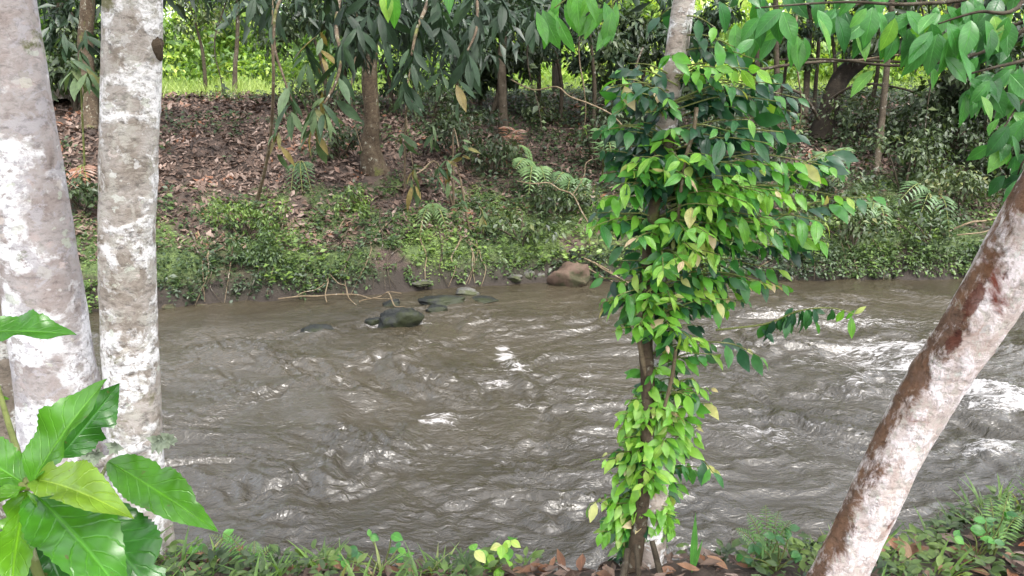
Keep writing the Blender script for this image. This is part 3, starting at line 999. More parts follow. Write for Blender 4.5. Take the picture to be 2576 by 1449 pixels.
# ------------------------------------------------------------------ foliage clouds
def cloud(acc, c, r, n, tmpl, smin, smax, tint, spread=0.14, shell=0.5, droop=0.35):
    """leaves through the volume of one clump, denser towards its skin"""
    u = unit(rng.normal(size=(n, 3)))
    rad = rng.uniform(0, 1, n) ** shell
    p = np.array(c) + u * rad[:, None] * np.array(r)
    D = unit(u * 0.6 + rng.normal(0, 0.6, (n, 3)) + np.array([0, 0, -droop]))
    nn = unit(u * 0.5 + np.array([0, 0, 0.8]) + rng.normal(0, 0.45, (n, 3)))
    scatter(acc, tmpl, p, D, nn, rng.uniform(smin, smax, n), np.clip(tint + rng.normal(0, spread, n), 0, 1))


# the wood behind the clearing
a = Acc()
for i in range(330):
    Y = rng.uniform(21, 46)
    X = rng.uniform(-0.78, 0.78) * Y
    top = 3.4 + (Y - 21) * 0.25
    z = 2.2 + rng.uniform(0, 1) ** 1.1 * top
    r = rng.uniform(0.7, 1.7) * (0.8 + (Y - 21) / 60)
    gap = perlin(np.array([X * 0.22]), np.array([z * 0.5 + Y * 0.02]), 401)[0]
    if gap > 0.28:
        continue
    t = 0.56 + 1.1 * perlin(np.array([X * 0.16]), np.array([z * 0.35]), 405)[0] + rng.normal(0, 0.22) + 0.12 * sstep(2, 12, X) + 0.06 * (z > 4)
    cloud(a, (X, Y, z), (r, r * 0.9, r * 0.75), 300, SM, 0.16, 0.36, t, 0.16, 0.45)
for i in range(120):
    Y = rng.uniform(48, 75)
    X = rng.uniform(-0.8, 0.8) * Y
    z = 4 + rng.uniform(0, 9)
    cloud(a, (X, Y, z), (3.4, 3, 2.4), 220, SM, 0.35, 0.7, 0.55 + rng.normal(0, 0.2), 0.15, 0.5)
for i in range(70):
    X = rng.choice([rng.uniform(-8.5, -4.5), rng.uniform(5.0, 12.0), rng.uniform(-2, 4)])
    Y = rng.uniform(22, 30)
    X = X * Y / 24
    z = tz(X, Y) + rng.uniform(0.3, 4.5)
    r = rng.uniform(0.35, 0.8)
    cloud(a, (X, Y, z), (r * 1.3, r, r * 0.6), 90, SM_BROAD, 0.22, 0.42, rng.choice([0.15, 0.35, 0.8, 0.95]), 0.1, 0.5, 0.6)
# low edge of bushes at the far side of the grass
for i in range(110):
    Y = rng.uniform(20, 25)
    X = rng.uniform(-0.72, 0.72) * Y
    r = rng.uniform(0.4, 0.9)
    cloud(a, (X, Y, tz(X, Y) + r * 0.7), (r * 1.3, r, r), 190, SM, 0.09, 0.2, 0.42 + rng.normal(0, 0.22), 0.15, 0.45)
wood = a.build('woodland', M['wood'])
tag(wood, 'sunlit yellow green mass of bushes and trees beyond the clearing', None, None, 'stuff')


# ------------------------------------------------------------------ trees of the far side
def px_tube(path, segs=10, sub=6, **kw):
    """path = (px, py, width_px, Y)"""
    pts, rad = [], []
    for px, py, w, Y in path:
        p = P(px, py, Y)
        pts.append(p)
        rad.append(w * mpp(p) / 2)
    return tube(pts, rad, segs, sub, **kw)


def ground_path(path):
    """puts the last point of a path on the ground"""
    px, py, w, Y = path[-1]
    p = P(px, py, Y)
    return Vector((p.x, Y, tz(p.x, Y)))


def far_tree(name, label, path, mat, crown=None, group=None, extra=(), seed=1, segs=12, bump=0.10):
    """path from the top down to the foot; the foot is sunk a little into the slope"""
    base = ground_path(path)
    root = empty(name, base, label, 'tree', group)
    pts = [P(px, py, Y) for px, py, w, Y in path[:-1]] + [base + Vector((0, 0, -0.08))]
    rad = [path[i][2] * mpp(pts[i]) / 2 * 0.80 for i in range(len(path))]
    pts, rad = pts[::-1], rad[::-1]
    V, F = tube(pts, rad, segs, 7, bump=bump, seed=seed, flare=0.5)
    build('trunk', V, F, mat, root)
    for e in extra:
        V, F = px_tube(e, 8, 6, bump=0.06, seed=seed + 3)
        build('branch', V, F, mat, root)
    if crown:
        a = Acc()
        for c, r, n, tm, s0, s1, t in crown['clumps']:
            cloud(a, c, r, n, tm, s0, s1, t, 0.14, 0.5)
        a.build('crown', crown['mat'], root)
    return root


def clumps(cx, cy, cz, spread, k, n, tm, s0, s1, t, r=0.6):
    out = []
    for i in range(k):
        c = (cx + rng.normal(0, spread[0]), cy + rng.normal(0, spread[1]), cz + rng.normal(0, spread[2]))
        rr = r * rng.uniform(0.6, 1.3)
        out.append((c, (rr, rr, rr * 0.7), n, tm, s0, s1, t + rng.normal(0, 0.13)))
    return out


# long-leaved tree: dark trunk in the middle of the far bank, boughs hanging over the river
mango = far_tree('long_leaved_tree', 'dark trunked tree on the far bank with long drooping leaves over the river',
                 [(960, -900, 34, 12.2), (950, -300, 44, 12.3), (945, -40, 50, 12.3), (934, 90, 44, 12.3), (930, 200, 50, 12.3), (936, 300, 46, 12.3), (930, 370, 54, 12.35), (946, 445, 66, 12.4)], M['trunk_moss'],
                 {'mat': M['long_foliage'], 'clumps': clumps(-2.2, 12.4, 4.4, (2.4, 0.8, 0.5), 20, 110, SM_NARROW, 0.22, 0.38, 0.28, 0.8)
                  + [(tuple(P(px, py, Y)), (r * 1.15, r, r * 0.7), int(nn * 1.9), SM_NARROW, 0.16, 0.30, t) for px, py, Y, r, nn, t in
                     [(1110, 40, 11, .6, 90, .2), (1210, 60, 10.5, .55, 80, .22), (1290, 20, 11.5, .5, 60, .3), (870, 20, 11, .5, 80, .2), (1000, 10, 10.8, .5, 80, .15), (760, -10, 10.5, .5, 70, .3), (1170, 120, 11.2, .4, 45, .25),
                      (640, 10, 10, .4, 40, .35), (1400, 10, 12, .6, 60, .3), (930, 110, 10.8, .45, 50, .2), (1080, 150, 10.9, .35, 36, .3)]]},
                 extra=[[(945, 60, 26, 12.2), (900, -60, 20, 10.5), (860, -20, 13, 8.4), (846, 70, 11, 7.2), (858, 140, 9, 6.9), (846, 205, 8, 6.8), (815, 262, 5, 6.7)],
                        [(950, -80, 24, 12.2), (1060, -120, 18, 10.0), (1080, -20, 12, 8.0), (1050, 70, 9, 7.2), (1035, 140, 6, 7.0)],
                        [(860, -60, 13, 9.0), (760, -60, 10, 7.6), (700, 10, 8, 7.0), (690, 110, 8, 6.9), (712, 190, 6, 6.8), (735, 255, 4, 6.75)],
                        [(1060, -100, 14, 9.6), (1180, -40, 10, 8.0), (1200, 60, 7, 7.3), (1175, 130, 5, 7.1)]], seed=4)
LONG = [raw_mesh('long_leaf', *[leaf_grid(6, w, 0.10, dr, 0.5, 1.2)[i] for i in (0, 1)], M['long_leaf'], uv=leaf_grid(6, w, 0.10, dr, 0.5, 1.2)[2]) for w, dr in ((0.24, 0.3), (0.28, 0.2), (0.21, 0.45), (0.30, 0.1))]


def whorl(px, py, Y, n, lpx, t, spread=55, down=0.75, seed=None):
    """a drooping rosette of n leaves from one twig end"""
    c = np.array(P(px, py, Y))
    L = lpx * mpp(c)
    out = []
    L *= 0.74
    n = int(n * 1.4) + 1
    for i in range(n):
        an = 2 * math.pi * i / n + random.uniform(-0.4, 0.4)
        side = np.array([math.cos(an), math.sin(an) * 0.8, 0]) * math.sin(R(spread)) * random.uniform(0.5, 1.15)
        d = unit(side + np.array([0, 0, -down * random.uniform(0.6, 1.3)]))
        nn = unit(np.array([side[0] * 0.5, side[1] * 0.5 - 0.45, 0.55]) + rng.normal(0, 0.38, 3))
        out.append((c + np.array([random.uniform(-.02, .02), random.uniform(-.02, .02), random.uniform(-.14, .10)]), d, nn, L * random.uniform(0.55, 1.2), min(0.97, max(0, t + random.gauss(0, 0.17)))))
    return out


lv = []
for w in [(735, 250, 6.75, 7, 115, .72), (725, 205, 6.8, 4, 100, .7), (790, 300, 6.7, 9, 120, .85), (700, 345, 6.7, 4, 80, .85, 70), (815, 262, 6.7, 5, 95, .8), (770, 130, 7.0, 6, 105, .5), (805, 110, 7.0, 4, 95, .95), (846, 205, 6.8, 4, 105, .42),
          (858, 140, 6.9, 6, 120, .30), (900, 90, 7.1, 6, 125, .2), (870, 40, 7.2, 6, 130, .18), (960, 60, 7.2, 6, 125, .25), (1035, 140, 7.0, 7, 125, .38), (1050, 70, 7.2, 6, 120, .2), (1010, 175, 7.0, 4, 110, .35),
          (1110, 50, 7.3, 6, 120, .15), (1175, 130, 7.1, 5, 110, .22), (1200, 60, 7.3, 7, 125, .15), (1260, 20, 7.4, 6, 120, .2), (690, 20, 7.0, 5, 100, .3), (640, -10, 7.2, 5, 100, .35), (830, -20, 7.5, 6, 120, .15),
          (980, -10, 7.5, 6, 120, .15), (1100, -20, 7.5, 6, 120, .2), (1190, -20, 7.6, 6, 120, .2), (1110, 190, 8.0, 4, 90, .55), (1150, 215, 8.2, 4, 90, .5), (930, 15, 7.3, 4, 100, .2), (1340, 30, 7.8, 5, 100, .25)]:
    lv += whorl(*w)
leaf_objects(mango, LONG, lv)

# slim hanging liana left of that tree
far_tree('liana', 'slim pale liana hanging in front of the leaf covered slope', [(700, -200, 8, 9.6), (686, 60, 9, 9.6), (688, 200, 10, 9.8), (682, 330, 10, 10.3), (668, 420, 11, 10.8), (640, 500, 12, 11.3)], M['twig'], seed=8, segs=8)['category'] = 'liana'

MID = [
    # name label path mat crown
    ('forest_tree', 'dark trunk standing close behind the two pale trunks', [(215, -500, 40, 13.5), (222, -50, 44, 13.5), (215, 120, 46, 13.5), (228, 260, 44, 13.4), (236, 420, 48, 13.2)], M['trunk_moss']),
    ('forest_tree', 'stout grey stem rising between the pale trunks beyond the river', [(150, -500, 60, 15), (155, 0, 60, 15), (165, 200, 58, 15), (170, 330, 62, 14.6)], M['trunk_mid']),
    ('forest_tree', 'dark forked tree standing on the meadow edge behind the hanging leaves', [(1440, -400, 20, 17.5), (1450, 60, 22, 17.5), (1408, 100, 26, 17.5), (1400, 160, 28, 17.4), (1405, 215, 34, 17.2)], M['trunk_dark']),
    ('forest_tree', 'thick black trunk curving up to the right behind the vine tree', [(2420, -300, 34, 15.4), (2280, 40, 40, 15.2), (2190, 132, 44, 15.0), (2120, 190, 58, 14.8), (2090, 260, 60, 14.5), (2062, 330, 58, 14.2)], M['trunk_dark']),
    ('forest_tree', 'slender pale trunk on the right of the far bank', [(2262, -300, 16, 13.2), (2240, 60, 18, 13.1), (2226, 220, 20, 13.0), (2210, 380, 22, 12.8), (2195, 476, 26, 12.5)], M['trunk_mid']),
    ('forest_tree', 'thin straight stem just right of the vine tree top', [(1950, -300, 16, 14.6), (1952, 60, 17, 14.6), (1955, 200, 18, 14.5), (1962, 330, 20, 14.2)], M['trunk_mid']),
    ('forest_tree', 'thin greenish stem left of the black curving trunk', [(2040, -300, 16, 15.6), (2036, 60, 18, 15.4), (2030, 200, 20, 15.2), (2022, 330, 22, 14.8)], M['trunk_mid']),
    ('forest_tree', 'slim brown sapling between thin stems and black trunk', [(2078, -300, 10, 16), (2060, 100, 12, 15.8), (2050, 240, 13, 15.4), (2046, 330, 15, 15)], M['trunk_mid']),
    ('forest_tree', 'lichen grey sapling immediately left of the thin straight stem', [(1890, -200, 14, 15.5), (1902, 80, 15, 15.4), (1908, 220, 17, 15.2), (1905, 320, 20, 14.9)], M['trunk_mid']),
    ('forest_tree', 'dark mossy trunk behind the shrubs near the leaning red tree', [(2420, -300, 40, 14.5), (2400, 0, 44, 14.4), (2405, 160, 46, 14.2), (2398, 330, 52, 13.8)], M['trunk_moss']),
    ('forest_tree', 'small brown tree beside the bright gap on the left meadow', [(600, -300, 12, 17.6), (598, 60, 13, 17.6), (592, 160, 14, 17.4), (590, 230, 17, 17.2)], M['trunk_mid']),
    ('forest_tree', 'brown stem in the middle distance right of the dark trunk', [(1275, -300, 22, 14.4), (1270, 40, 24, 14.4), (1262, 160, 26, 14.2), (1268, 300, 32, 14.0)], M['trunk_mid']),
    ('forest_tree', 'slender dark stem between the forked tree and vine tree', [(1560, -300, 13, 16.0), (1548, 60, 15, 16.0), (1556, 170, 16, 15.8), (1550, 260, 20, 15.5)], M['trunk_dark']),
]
for i, (nm, lb, path, mt) in enumerate(MID):
    p0 = P(path[0][0], path[0][1], path[0][3])
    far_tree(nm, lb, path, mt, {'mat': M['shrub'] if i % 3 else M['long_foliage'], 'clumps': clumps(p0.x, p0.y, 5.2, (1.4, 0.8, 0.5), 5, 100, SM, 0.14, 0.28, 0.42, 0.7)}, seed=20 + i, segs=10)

# thicket of half-shaded young trees along the top of the bank
TH = [(1120, 40, 14.5, 1.0, .28), (1230, 70, 15, .9, .30), (1330, 10, 15.5, .9, .34), (1010, 40, 14.5, .9, .22), (870, 20, 15.0, .9, .26), (1180, 190, 15.2, .5, .36), (1620, 60, 14.6, .8, .42), (1640, 250, 14.4, .6, .34),
      (2360, 70, 13.6, .9, .28), (2470, 60, 13.8, 1.1, .22), (2570, 150, 13.2, 1.1, .25), (2480, 240, 13.2, .8, .30), (180, 30, 14.5, .8, .24), (165, 190, 14.0, .6, .5), (2590, 340, 12.6, .9, .28), (1770, 60, 14.2, .6, .40), (1480, 50, 14.0, .8, .42), (1565, 130, 14.6, .6, .48), (1395, 120, 15.0, .6, .38), (1260, 150, 14.8, .6, .32), (770, 50, 14.8, .8, .36), (2085, 30, 14.8, .7, .5), (2215, 60, 14.4, .7, .36), (1980, 120, 15.5, .6, .55), (960, 150, 14.9, .6, .3), (480, 20, 18, .8, .6)]
TL = ['dusky young tree above the middle of the dark trunk', 'dusky young tree between dark trunk and forked tree', 'young tree crowding the forked tree on its left', 'dark young tree directly behind the dark trunk', 'dark young tree behind the hanging long leaves', 'low dusky tree under the hanging leaves by the meadow', 'dim young tree just left of the vine tree top', 'low dark tree left of the vine tree at the hollow',
      'dark young tree left of the mossy right trunk', 'darkest young tree around the mossy right trunk', 'dark tree at the right edge below the boughs', 'dusky tree under the broad leaved boughs', 'dark tree high between the two pale trunks', 'green tree lower between the two pale trunks', 'dark low tree at the right edge over the leaning trunk', 'dim tree behind the vine tree top', 'fine leaved tree right of the forked tree', 'fine leaved sapling beside the slender dark stem', 'fine leaved sapling at the foot of the forked tree', 'shaded sapling right of the dark trunk at the meadow edge', 'fine leaved tree above the liana', 'light sapling above the thin greenish stem', 'shaded sapling above the black curving trunk', 'pale sapling in the bright gap right of the vine tree', 'shaded sapling hugging the dark trunk at meadow height', 'light tree top over the bright meadow at left']
for i, (px, py, Y, r, t) in enumerate(TH):
    c = P(px, py, Y)
    b_ = Vector((c.x + random.uniform(-.3, .3), Y, tz(c.x, Y)))
    root = empty('young_tree', b_, TL[i], 'tree')
    V, F = tube([b_ - Vector((0, 0, .1)), (b_ + c) / 2 + Vector((.08, 0, 0)), c], [0.045, 0.035, 0.015], 7, 5, bump=0.08, seed=i)
    build('trunk', V, F, M['trunk_mid'], root)
    a = Acc()
    for k in range(9):
        cc = np.array(c) + rng.normal(0, 0.42, 3) * r * np.array([1.2, 1, .8])
        rr = r * rng.uniform(0.28, 0.5)
        cloud(a, cc, (rr, rr, rr * 0.7), 75 if i < 16 else 110, SM if i % 2 or i > 15 else SM_NARROW, (0.11 if i % 2 else 0.18) if i < 16 else 0.07, (0.22 if i % 2 else 0.34) if i < 16 else 0.15, t + rng.normal(0, 0.12), 0.12, 0.55, 0.7)
    a.build('crown', M['shrub'] if i % 3 else M['long_foliage'], root)

# crooked bare branches across the bright gap on the right
br = empty('fallen_bough', P(2100, 330, 14.0), 'bare crooked bough stretching across the bright gap at right', 'branch')
for i, pth in enumerate([[(1880, 180, 9, 13.6), (2010, 160, 8, 13.5), (2160, 152, 8, 13.4), (2330, 158, 7, 13.3), (2480, 150, 5, 13.3)], [(2160, 152, 7, 13.4), (2240, 140, 5, 13.2), (2380, 128, 4, 13.1)],
                         [(2090, 250, 8, 14.2), (2150, 215, 6, 13.8), (2230, 215, 5, 13.6), (2330, 240, 4, 13.4)], [(2060, 300, 10, 14.1), (2020, 240, 7, 13.9), (1960, 215, 5, 13.8), (1880, 180, 9, 13.6)]]):
    V, F = px_tube(pth, 6, 5)
    build('stem', V, F, M['trunk_mid'] if i != 1 else M['twig'], br)


for i, (x0, y0, x1, y1, Y, lb) in enumerate([(1045, -80, 1030, 420, 11.9, 'thin vine hanging right of the dark trunk'), (1330, -60, 1350, 330, 12.6, 'thin vine hanging above the large pale fern'), (1480, -60, 1455, 360, 12.8, 'thin vine hanging between forked tree and vine tree'), (1615, 120, 1590, 430, 12.6, 'thin vine hanging close left of the vine tree'),
                                             (2015, 40, 1990, 480, 12.4, 'thin vine hanging right of the vine tree crown'), (2320, -40, 2345, 420, 12.6, 'thin vine hanging in front of the shrubs at right'), (880, -60, 905, 380, 11.8, 'thin vine hanging left of the dark trunk'), (560, -60, 548, 240, 14.5, 'thin vine hanging over the bright meadow at left')]):
    pts = [P(x0 + (x1 - x0) * v + 14 * math.sin(v * 7 + i), y0 + (y1 - y0) * v, Y + 0.3 * math.sin(v * 4 + i)) for v in np.linspace(0, 1, 7)]
    hv = empty('hanging_vine', pts[-1], lb, 'vine')
    V, F = tube(pts, list(np.linspace(0.016, 0.007, 7)), 6, 5)
    build('stem', V, F, M['trunk_mid'] if i % 2 else M['twig'], hv)
    a = Acc()
    C, _ = smooth_path(pts, [1] * 7, 9)
    k = rng.integers(4, len(C), 34)
    scatter(a, SM_BROAD if i % 2 else SM, C[k], rand_dirs(34, -1.0, 0.1), np.array([0, -0.6, 0.7]) + rng.normal(0, .4, (34, 3)), rng.uniform(0.06, 0.15, 34), np.clip(rng.normal(0.5, 0.2, 34), 0, 1))
    a.build('foliage', M['shrub'] if i % 2 else M['cover'], hv)

# shrubs -----------------------------------------------------------
def shrub(name, label, px, py, Y, w, h, n, t, mat=None, tm=None, s=(0.05, 0.115), k=11, cat='shrub', stems=5):
    c = P(px, py, Y)
    base = Vector((c.x, Y, tz(c.x, Y)))
    root = empty(name, base, label, cat)
    a = Acc()
    tips = []
    for i in range(k):
        an = rng.uniform(0, 2 * np.pi)
        q = rng.uniform(0, 1) ** 0.6
        cc = np.array([base.x + math.cos(an) * w * q * 0.5, base.y + math.sin(an) * w * q * 0.35, base.z + h * rng.uniform(0.25, 0.9)])
        r = w * rng.uniform(0.16, 0.30)
        cloud(a, cc, (r, r, r * 0.75), n // k, tm or SM, s[0], s[1], t + rng.normal(0, 0.13), 0.13, 0.5, 0.5)
        tips.append(cc)
    a.build('foliage', mat or M['shrub'], root)
    for i in range(min(stems, k)):
        b0 = np.array(base) + np.array([rng.uniform(-.06, .06), rng.uniform(-.06, .06), -0.04])
        V, F = tube([b0, b0 * 0.5 + tips[i] * 0.5 + np.array([0, 0, 0.1 * h]), tips[i]], [0.018, 0.012, 0.005], 6, 4)
        build('stem', V, F, M['trunk_mid'], root)
    return root


SH = [
    ('dull green shrub at the foot of the slender pale trunk', 2270, 470, 12.4, 1.3, 0.9, 700, .45),
    ('grey green shrub high on the bank between pale trunk and leaning tree', 2360, 330, 13.4, 1.7, 1.2, 900, .50),
    ('dark shrub under the mossy trunk close to the leaning red tree', 2470, 400, 12.8, 1.5, 1.1, 800, .35),
    ('pale grey green bush low on the bank beside the leaning red tree', 2400, 560, 11.8, 1.2, 0.7, 600, .62),
    ('dark bush at the very edge of the picture above the leaning trunk', 2590, 480, 12.2, 1.5, 1.0, 700, .4),
    ('low bush overhanging the water right of the vine tree', 2130, 640, 11.2, 1.2, 0.55, 300, .55),
    ('low bush overhanging the water below the pale grey green bush', 2330, 650, 11.2, 1.4, 0.5, 320, .5),
    ('tangled shrub on the slope behind the vine tree crown', 1850, 420, 12.6, 1.6, 1.3, 800, .35),
    ('olive shrub on the slope left of the vine tree', 1500, 330, 13.6, 1.6, 1.1, 760, .38),
    ('dark shrub on the slope beneath the hanging long leaves', 1080, 300, 14.0, 1.5, 0.9, 700, .42),
    ('dusky shrub beside the foot of the dark trunk', 1160, 380, 13.0, 1.2, 0.8, 560, .35),
    ('small shrub at the top of the leafy slope', 830, 290, 14.4, 1.6, 0.7, 560, .42),
    ('green shrub behind the gap between the two pale trunks', 190, 250, 14.0, 1.3, 1.5, 760, .55),
    ('dark shrub low between the two pale trunks', 215, 640, 10.6, 0.9, 0.7, 420, .4),
    ('loose shrub at the brink of the meadow below the forked tree', 1420, 250, 15.0, 1.6, 0.6, 520, .6),
    ('weedy shrub beside the bare bough at the right gap', 2160, 330, 14.2, 1.5, 0.8, 560, .55),
    ('small leafy bush at the far waterline left of the boulder', 1310, 640, 11.1, 0.9, 0.45, 230, .6),
]
SH += [('dark leafy shrub in the shade of the hollow left of the vine tree', 1590, 400, 12.6, 1.1, 0.8, 520, .3), ('spreading shrub on the mid bank below the dark hollow', 1420, 520, 11.7, 1.0, 0.5, 420, .45), ('shaded shrub on the slope above the silvery sapling', 1230, 400, 12.7, 1.1, 0.7, 480, .36),
       ('broad shrub behind the arching leafy twig on the far bank', 2040, 560, 11.8, 1.2, 0.7, 520, .42), ('dim shrub right of the black curving trunk', 2250, 300, 13.8, 1.3, 0.9, 560, .34), ('ragged shrub on the slope between liana and dark trunk', 850, 420, 12.6, 0.9, 0.5, 380, .4)]
for lb, px, py, Y, w, h, n, t in SH:
    shrub('shrub', lb, px, py, Y, w, h, int(n * 1.2), t)
shrub('overhanging_tuft', 'dense bluish green tuft hanging over the water at the far bank', 665, 745, 10.05, 0.62, 0.42, 800, .42, M['cover'], SM, (0.035, 0.075), 8, 'plant', 3)
shrub('overhanging_tuft', 'bright green tuft on the cut bank above the muddy stones', 640, 640, 10.6, 0.9, 0.45, 800, .85, M['cover'], SM, (0.04, 0.08), 9, 'plant', 3)
shrub('overhanging_tuft', 'bright mossy tuft on the bank below the dark trunk', 930, 570, 11.2, 0.8, 0.4, 560, .85, M['cover'], SM, (0.04, 0.08), 8, 'plant', 3)


# ferns and leafy seedlings ----------------------------------------
def frond(acc, path, leaf_len, t, segs=16):
    """pinnae on both sides of an arching rachis"""
    C, _ = smooth_path(path, [1] * len(path), 8)
    T = unit(np.gradient(C, axis=0))
    L = np.linspace(0, 1, len(C))
    for i in range(3, len(C) - 1):
        v = L[i]
        ln = leaf_len * math.sin(math.pi * min(1, 0.18 + v * 0.82)) ** 0.8 * (1.1 - 0.3 * v)
        side = unit(np.cross(T[i], np.array([0, -0.5, 1.0])))
        for s in (-1, 1):
            d = unit(side * s + T[i] * 0.45 + np.array([0, 0, -0.25]))
            scatter(acc, leaf_small(0.22, 0.05, 0.12), [C[i]], [d], [np.array([0, -0.5, 1.0])], [ln], [min(1, max(0, t + random.gauss(0, 0.08)))])


def fern(label, px, py, Y, fr, t=0.5, mat=None):
    """fr = list of frond tips (px, py, Y, pinna length)"""
    c = P(px, py, Y)
    base = Vector((c.x, c.y, tz(c.x, Y)))
    root = empty('fern', base, label, 'fern')
    base = base + Vector((0, 0, 0.16))
    for tx, ty, tY, ll in fr:
        e = np.array(P(tx, ty, tY))
        b = np.array(base)
        mid = (b + e) / 2 + np.array([0, -0.05, 0.24 * np.linalg.norm(e - b)])
        a = Acc()
        frond(a, [b, mid, e], ll * 1.35, t)
        f = a.build('frond', mat or M['fern'], root)
        f['kind'] = 'stuff'
        V, F = tube([b + np.array([0, 0, -0.22]), b, mid, e], [0.010, 0.009, 0.006, 0.002], 5, 6)
        build('stalk', V, F, M['green_twig'], f)


fern('large pale green fern drooping over the bank below the meadow', 1345, 385, 12.5, [(1330, 490, 11.4, .17), (1295, 425, 11.7, .15), (1375, 470, 11.6, .16), (1310, 365, 12.1, .12)], .65)
fern('brownish fern beside the large pale fern', 1440, 410, 12.3, [(1425, 510, 11.4, .17), (1475, 495, 11.5, .16), (1395, 460, 11.6, .14)], .4)
fern('fine fern arching against the dark hollow left of the vine tree', 1520, 280, 13.4, [(1575, 345, 12.2, .16), (1500, 330, 12.4, .15), (1540, 400, 12.0, .16)], .45)
fern('small fern on the bank right of the vine tree', 2095, 420, 12.4, [(2130, 370, 12.0, .16), (2060, 400, 11.8, .16), (2110, 470, 11.6, .16)], .55)
fern('dusky fern among the shrubs near the leaning red tree', 2340, 520, 12.0, [(2300, 590, 11.2, .17), (2390, 600, 11.2, .17), (2250, 520, 11.4, .16)], .4)
fern('little fern on the mossy bank above the flat grey rock', 1090, 560, 11.3, [(1050, 610, 10.8, .1), (1130, 600, 10.8, .1), (1090, 530, 11.0, .1)], .75)

fern('withered orange brown fern in the gap between the two pale trunks', 215, 470, 11.6, [(190, 520, 11.0, .14), (235, 515, 11.0, .14), (215, 545, 10.9, .13), (205, 480, 11.2, .14)], .97, M['litter'])
fern('withered brown fern hanging at the meadow edge above the pale fern', 1290, 240, 13.4, [(1270, 320, 12.8, .14), (1310, 330, 12.8, .14), (1290, 350, 12.7, .13)], .95, M['litter'])
fern('grey green fern on the leafy slope beside the liana', 760, 470, 12.0, [(730, 510, 11.4, .12), (790, 505, 11.4, .12), (765, 530, 11.3, .12)], .35)
fern('fern tuft on the bank under the slender pale trunk', 2190, 560, 11.8, [(2150, 610, 11.2, .15), (2230, 600, 11.2, .15), (2190, 545, 11.4, .14), (2120, 570, 11.4, .14)], .55)


def seedling(label, px, py, Y, stems, mats, mesh, name='sapling'):
    """stems = list of (path_px, whorls)"""
    c = P(px, py, Y)
    base = Vector((c.x, Y, tz(c.x, Y)))
    root = empty(name, base, label, 'sapling')
    lv = []
    for path, wh in stems:
        pts = [base + Vector((0, 0, -0.03))] + [P(*q) for q in path]
        rr = list(np.linspace(0.016, 0.006, len(pts)))
        V, F = tube(pts, rr, 6, 5)
        build('stem', V, F, mats, root)
        for w in wh:
            lv += whorl(*w)
    leaf_objects(root, mesh, lv)
    return root


seedling('leggy sapling with drooping silvery leaves on the middle of the far bank', 1140, 430, 11.6, [([(1140, 330, 11.3), (1155, 375, 11.0)], [(1165, 372, 10.9, 6, 62, .9, 85, .2), (1090, 330, 10.9, 4, 70, .75)]),
         ([(1100, 410, 11.2), (1060, 430, 10.8), (1040, 440, 10.6)], [(1040, 440, 10.6, 7, 85, .92, 40, 1.2), (1100, 425, 10.7, 4, 60, .6)])], M['twig'], LONG)
seedling('sapling with a reddish hanging shoot on the far bank', 1180, 480, 11.2, [([(1150, 420, 11.0), (1125, 415, 10.9)], [(1125, 415, 10.9, 6, 66, .8, 70, .5), (1128, 430, 10.9, 3, 55, 1.0, 15, 1.6)])], M['twig'], LONG)
seedling('young plant with a broad pale leaf above the flat grey rock', 1215, 600, 11.1, [([(1215, 540, 11.0), (1205, 520, 10.9)], [(1160, 515, 10.9, 3, 55, .95, 85, .1), (1215, 525, 10.9, 5, 55, .7)])], M['green_twig'], LONG)
seedling('tall thin sapling hanging its leaves near the dark trunk', 1015, 400, 12.0, [([(1020, 300, 11.6), (1030, 240, 11.2), (1015, 200, 10.8)], [(1015, 220, 10.8, 5, 90, .6), (1010, 350, 11.2, 4, 70, .8)])], M['twig'], LONG)
seedling('green sapling in the gap between the two pale trunks', 205, 380, 11.5, [([(205, 250, 11.2), (200, 140, 11.0)], [(180, 170, 10.9, 6, 80, .75), (220, 190, 10.9, 6, 85, .8), (200, 130, 11.0, 6, 75, .65), (160, 100, 11, 5, 80, .3), (215, 90, 11.0, 5, 80, .3)])], M['green_twig'], LONG)


# dry twigs at the far waterline -----------------------------------
def twig_bundle(label, paths, base, mat):
    root = empty('dead_branch', base, label, 'branch')
    for p in paths:
        q = []
        for k in range(len(p) - 1):
            q.append((p[k][0], p[k][1], p[k][2] * 0.62, p[k][3]))
            q.append(((p[k][0] + p[k + 1][0]) / 2 + random.gauss(0, 7), (p[k][1] + p[k + 1][1]) / 2 + random.gauss(0, 7), (p[k][2] + p[k + 1][2]) * 0.3, (p[k][3] + p[k + 1][3]) / 2))
        q.append((p[-1][0], p[-1][1], p[-1][2] * 0.5, p[-1][3]))
        V, F = px_tube(q, 6, 4)
        build('stem', V, F, mat, root)


twig_bundle('tangle of dry fallen twigs trailing into the water at the far bank', [[(700, 752, 7, 9.7), (800, 745, 7, 9.75), (900, 742, 6, 9.8), (985, 752, 4, 9.5)], [(815, 640, 5, 10.5), (826, 700, 5, 10.1), (822, 760, 5, 9.55)], [(830, 690, 4, 10.1), (870, 720, 4, 9.9), (900, 770, 3, 9.4)],
            [(826, 700, 4, 10.1), (790, 730, 4, 9.9), (740, 748, 3, 9.7)], [(905, 760, 4, 9.4), (960, 745, 5, 9.5), (1010, 738, 4, 9.6)], [(960, 745, 4, 9.5), (990, 765, 6, 9.3), (1020, 770, 3, 9.2)]], P(820, 745, 9.75), M['twig'])
twig_bundle('brown dead branch lying beside the reddish boulder', [[(1470, 650, 8, 10.9), (1530, 680, 8, 10.75), (1600, 720, 6, 10.5)], [(1500, 665, 6, 10.8), (1560, 700, 5, 10.6), (1575, 735, 4, 10.4)], [(1450, 660, 5, 10.8), (1520, 700, 5, 10.6), (1560, 728, 4, 10.5)]], P(1530, 700, 10.7), M['twig'])
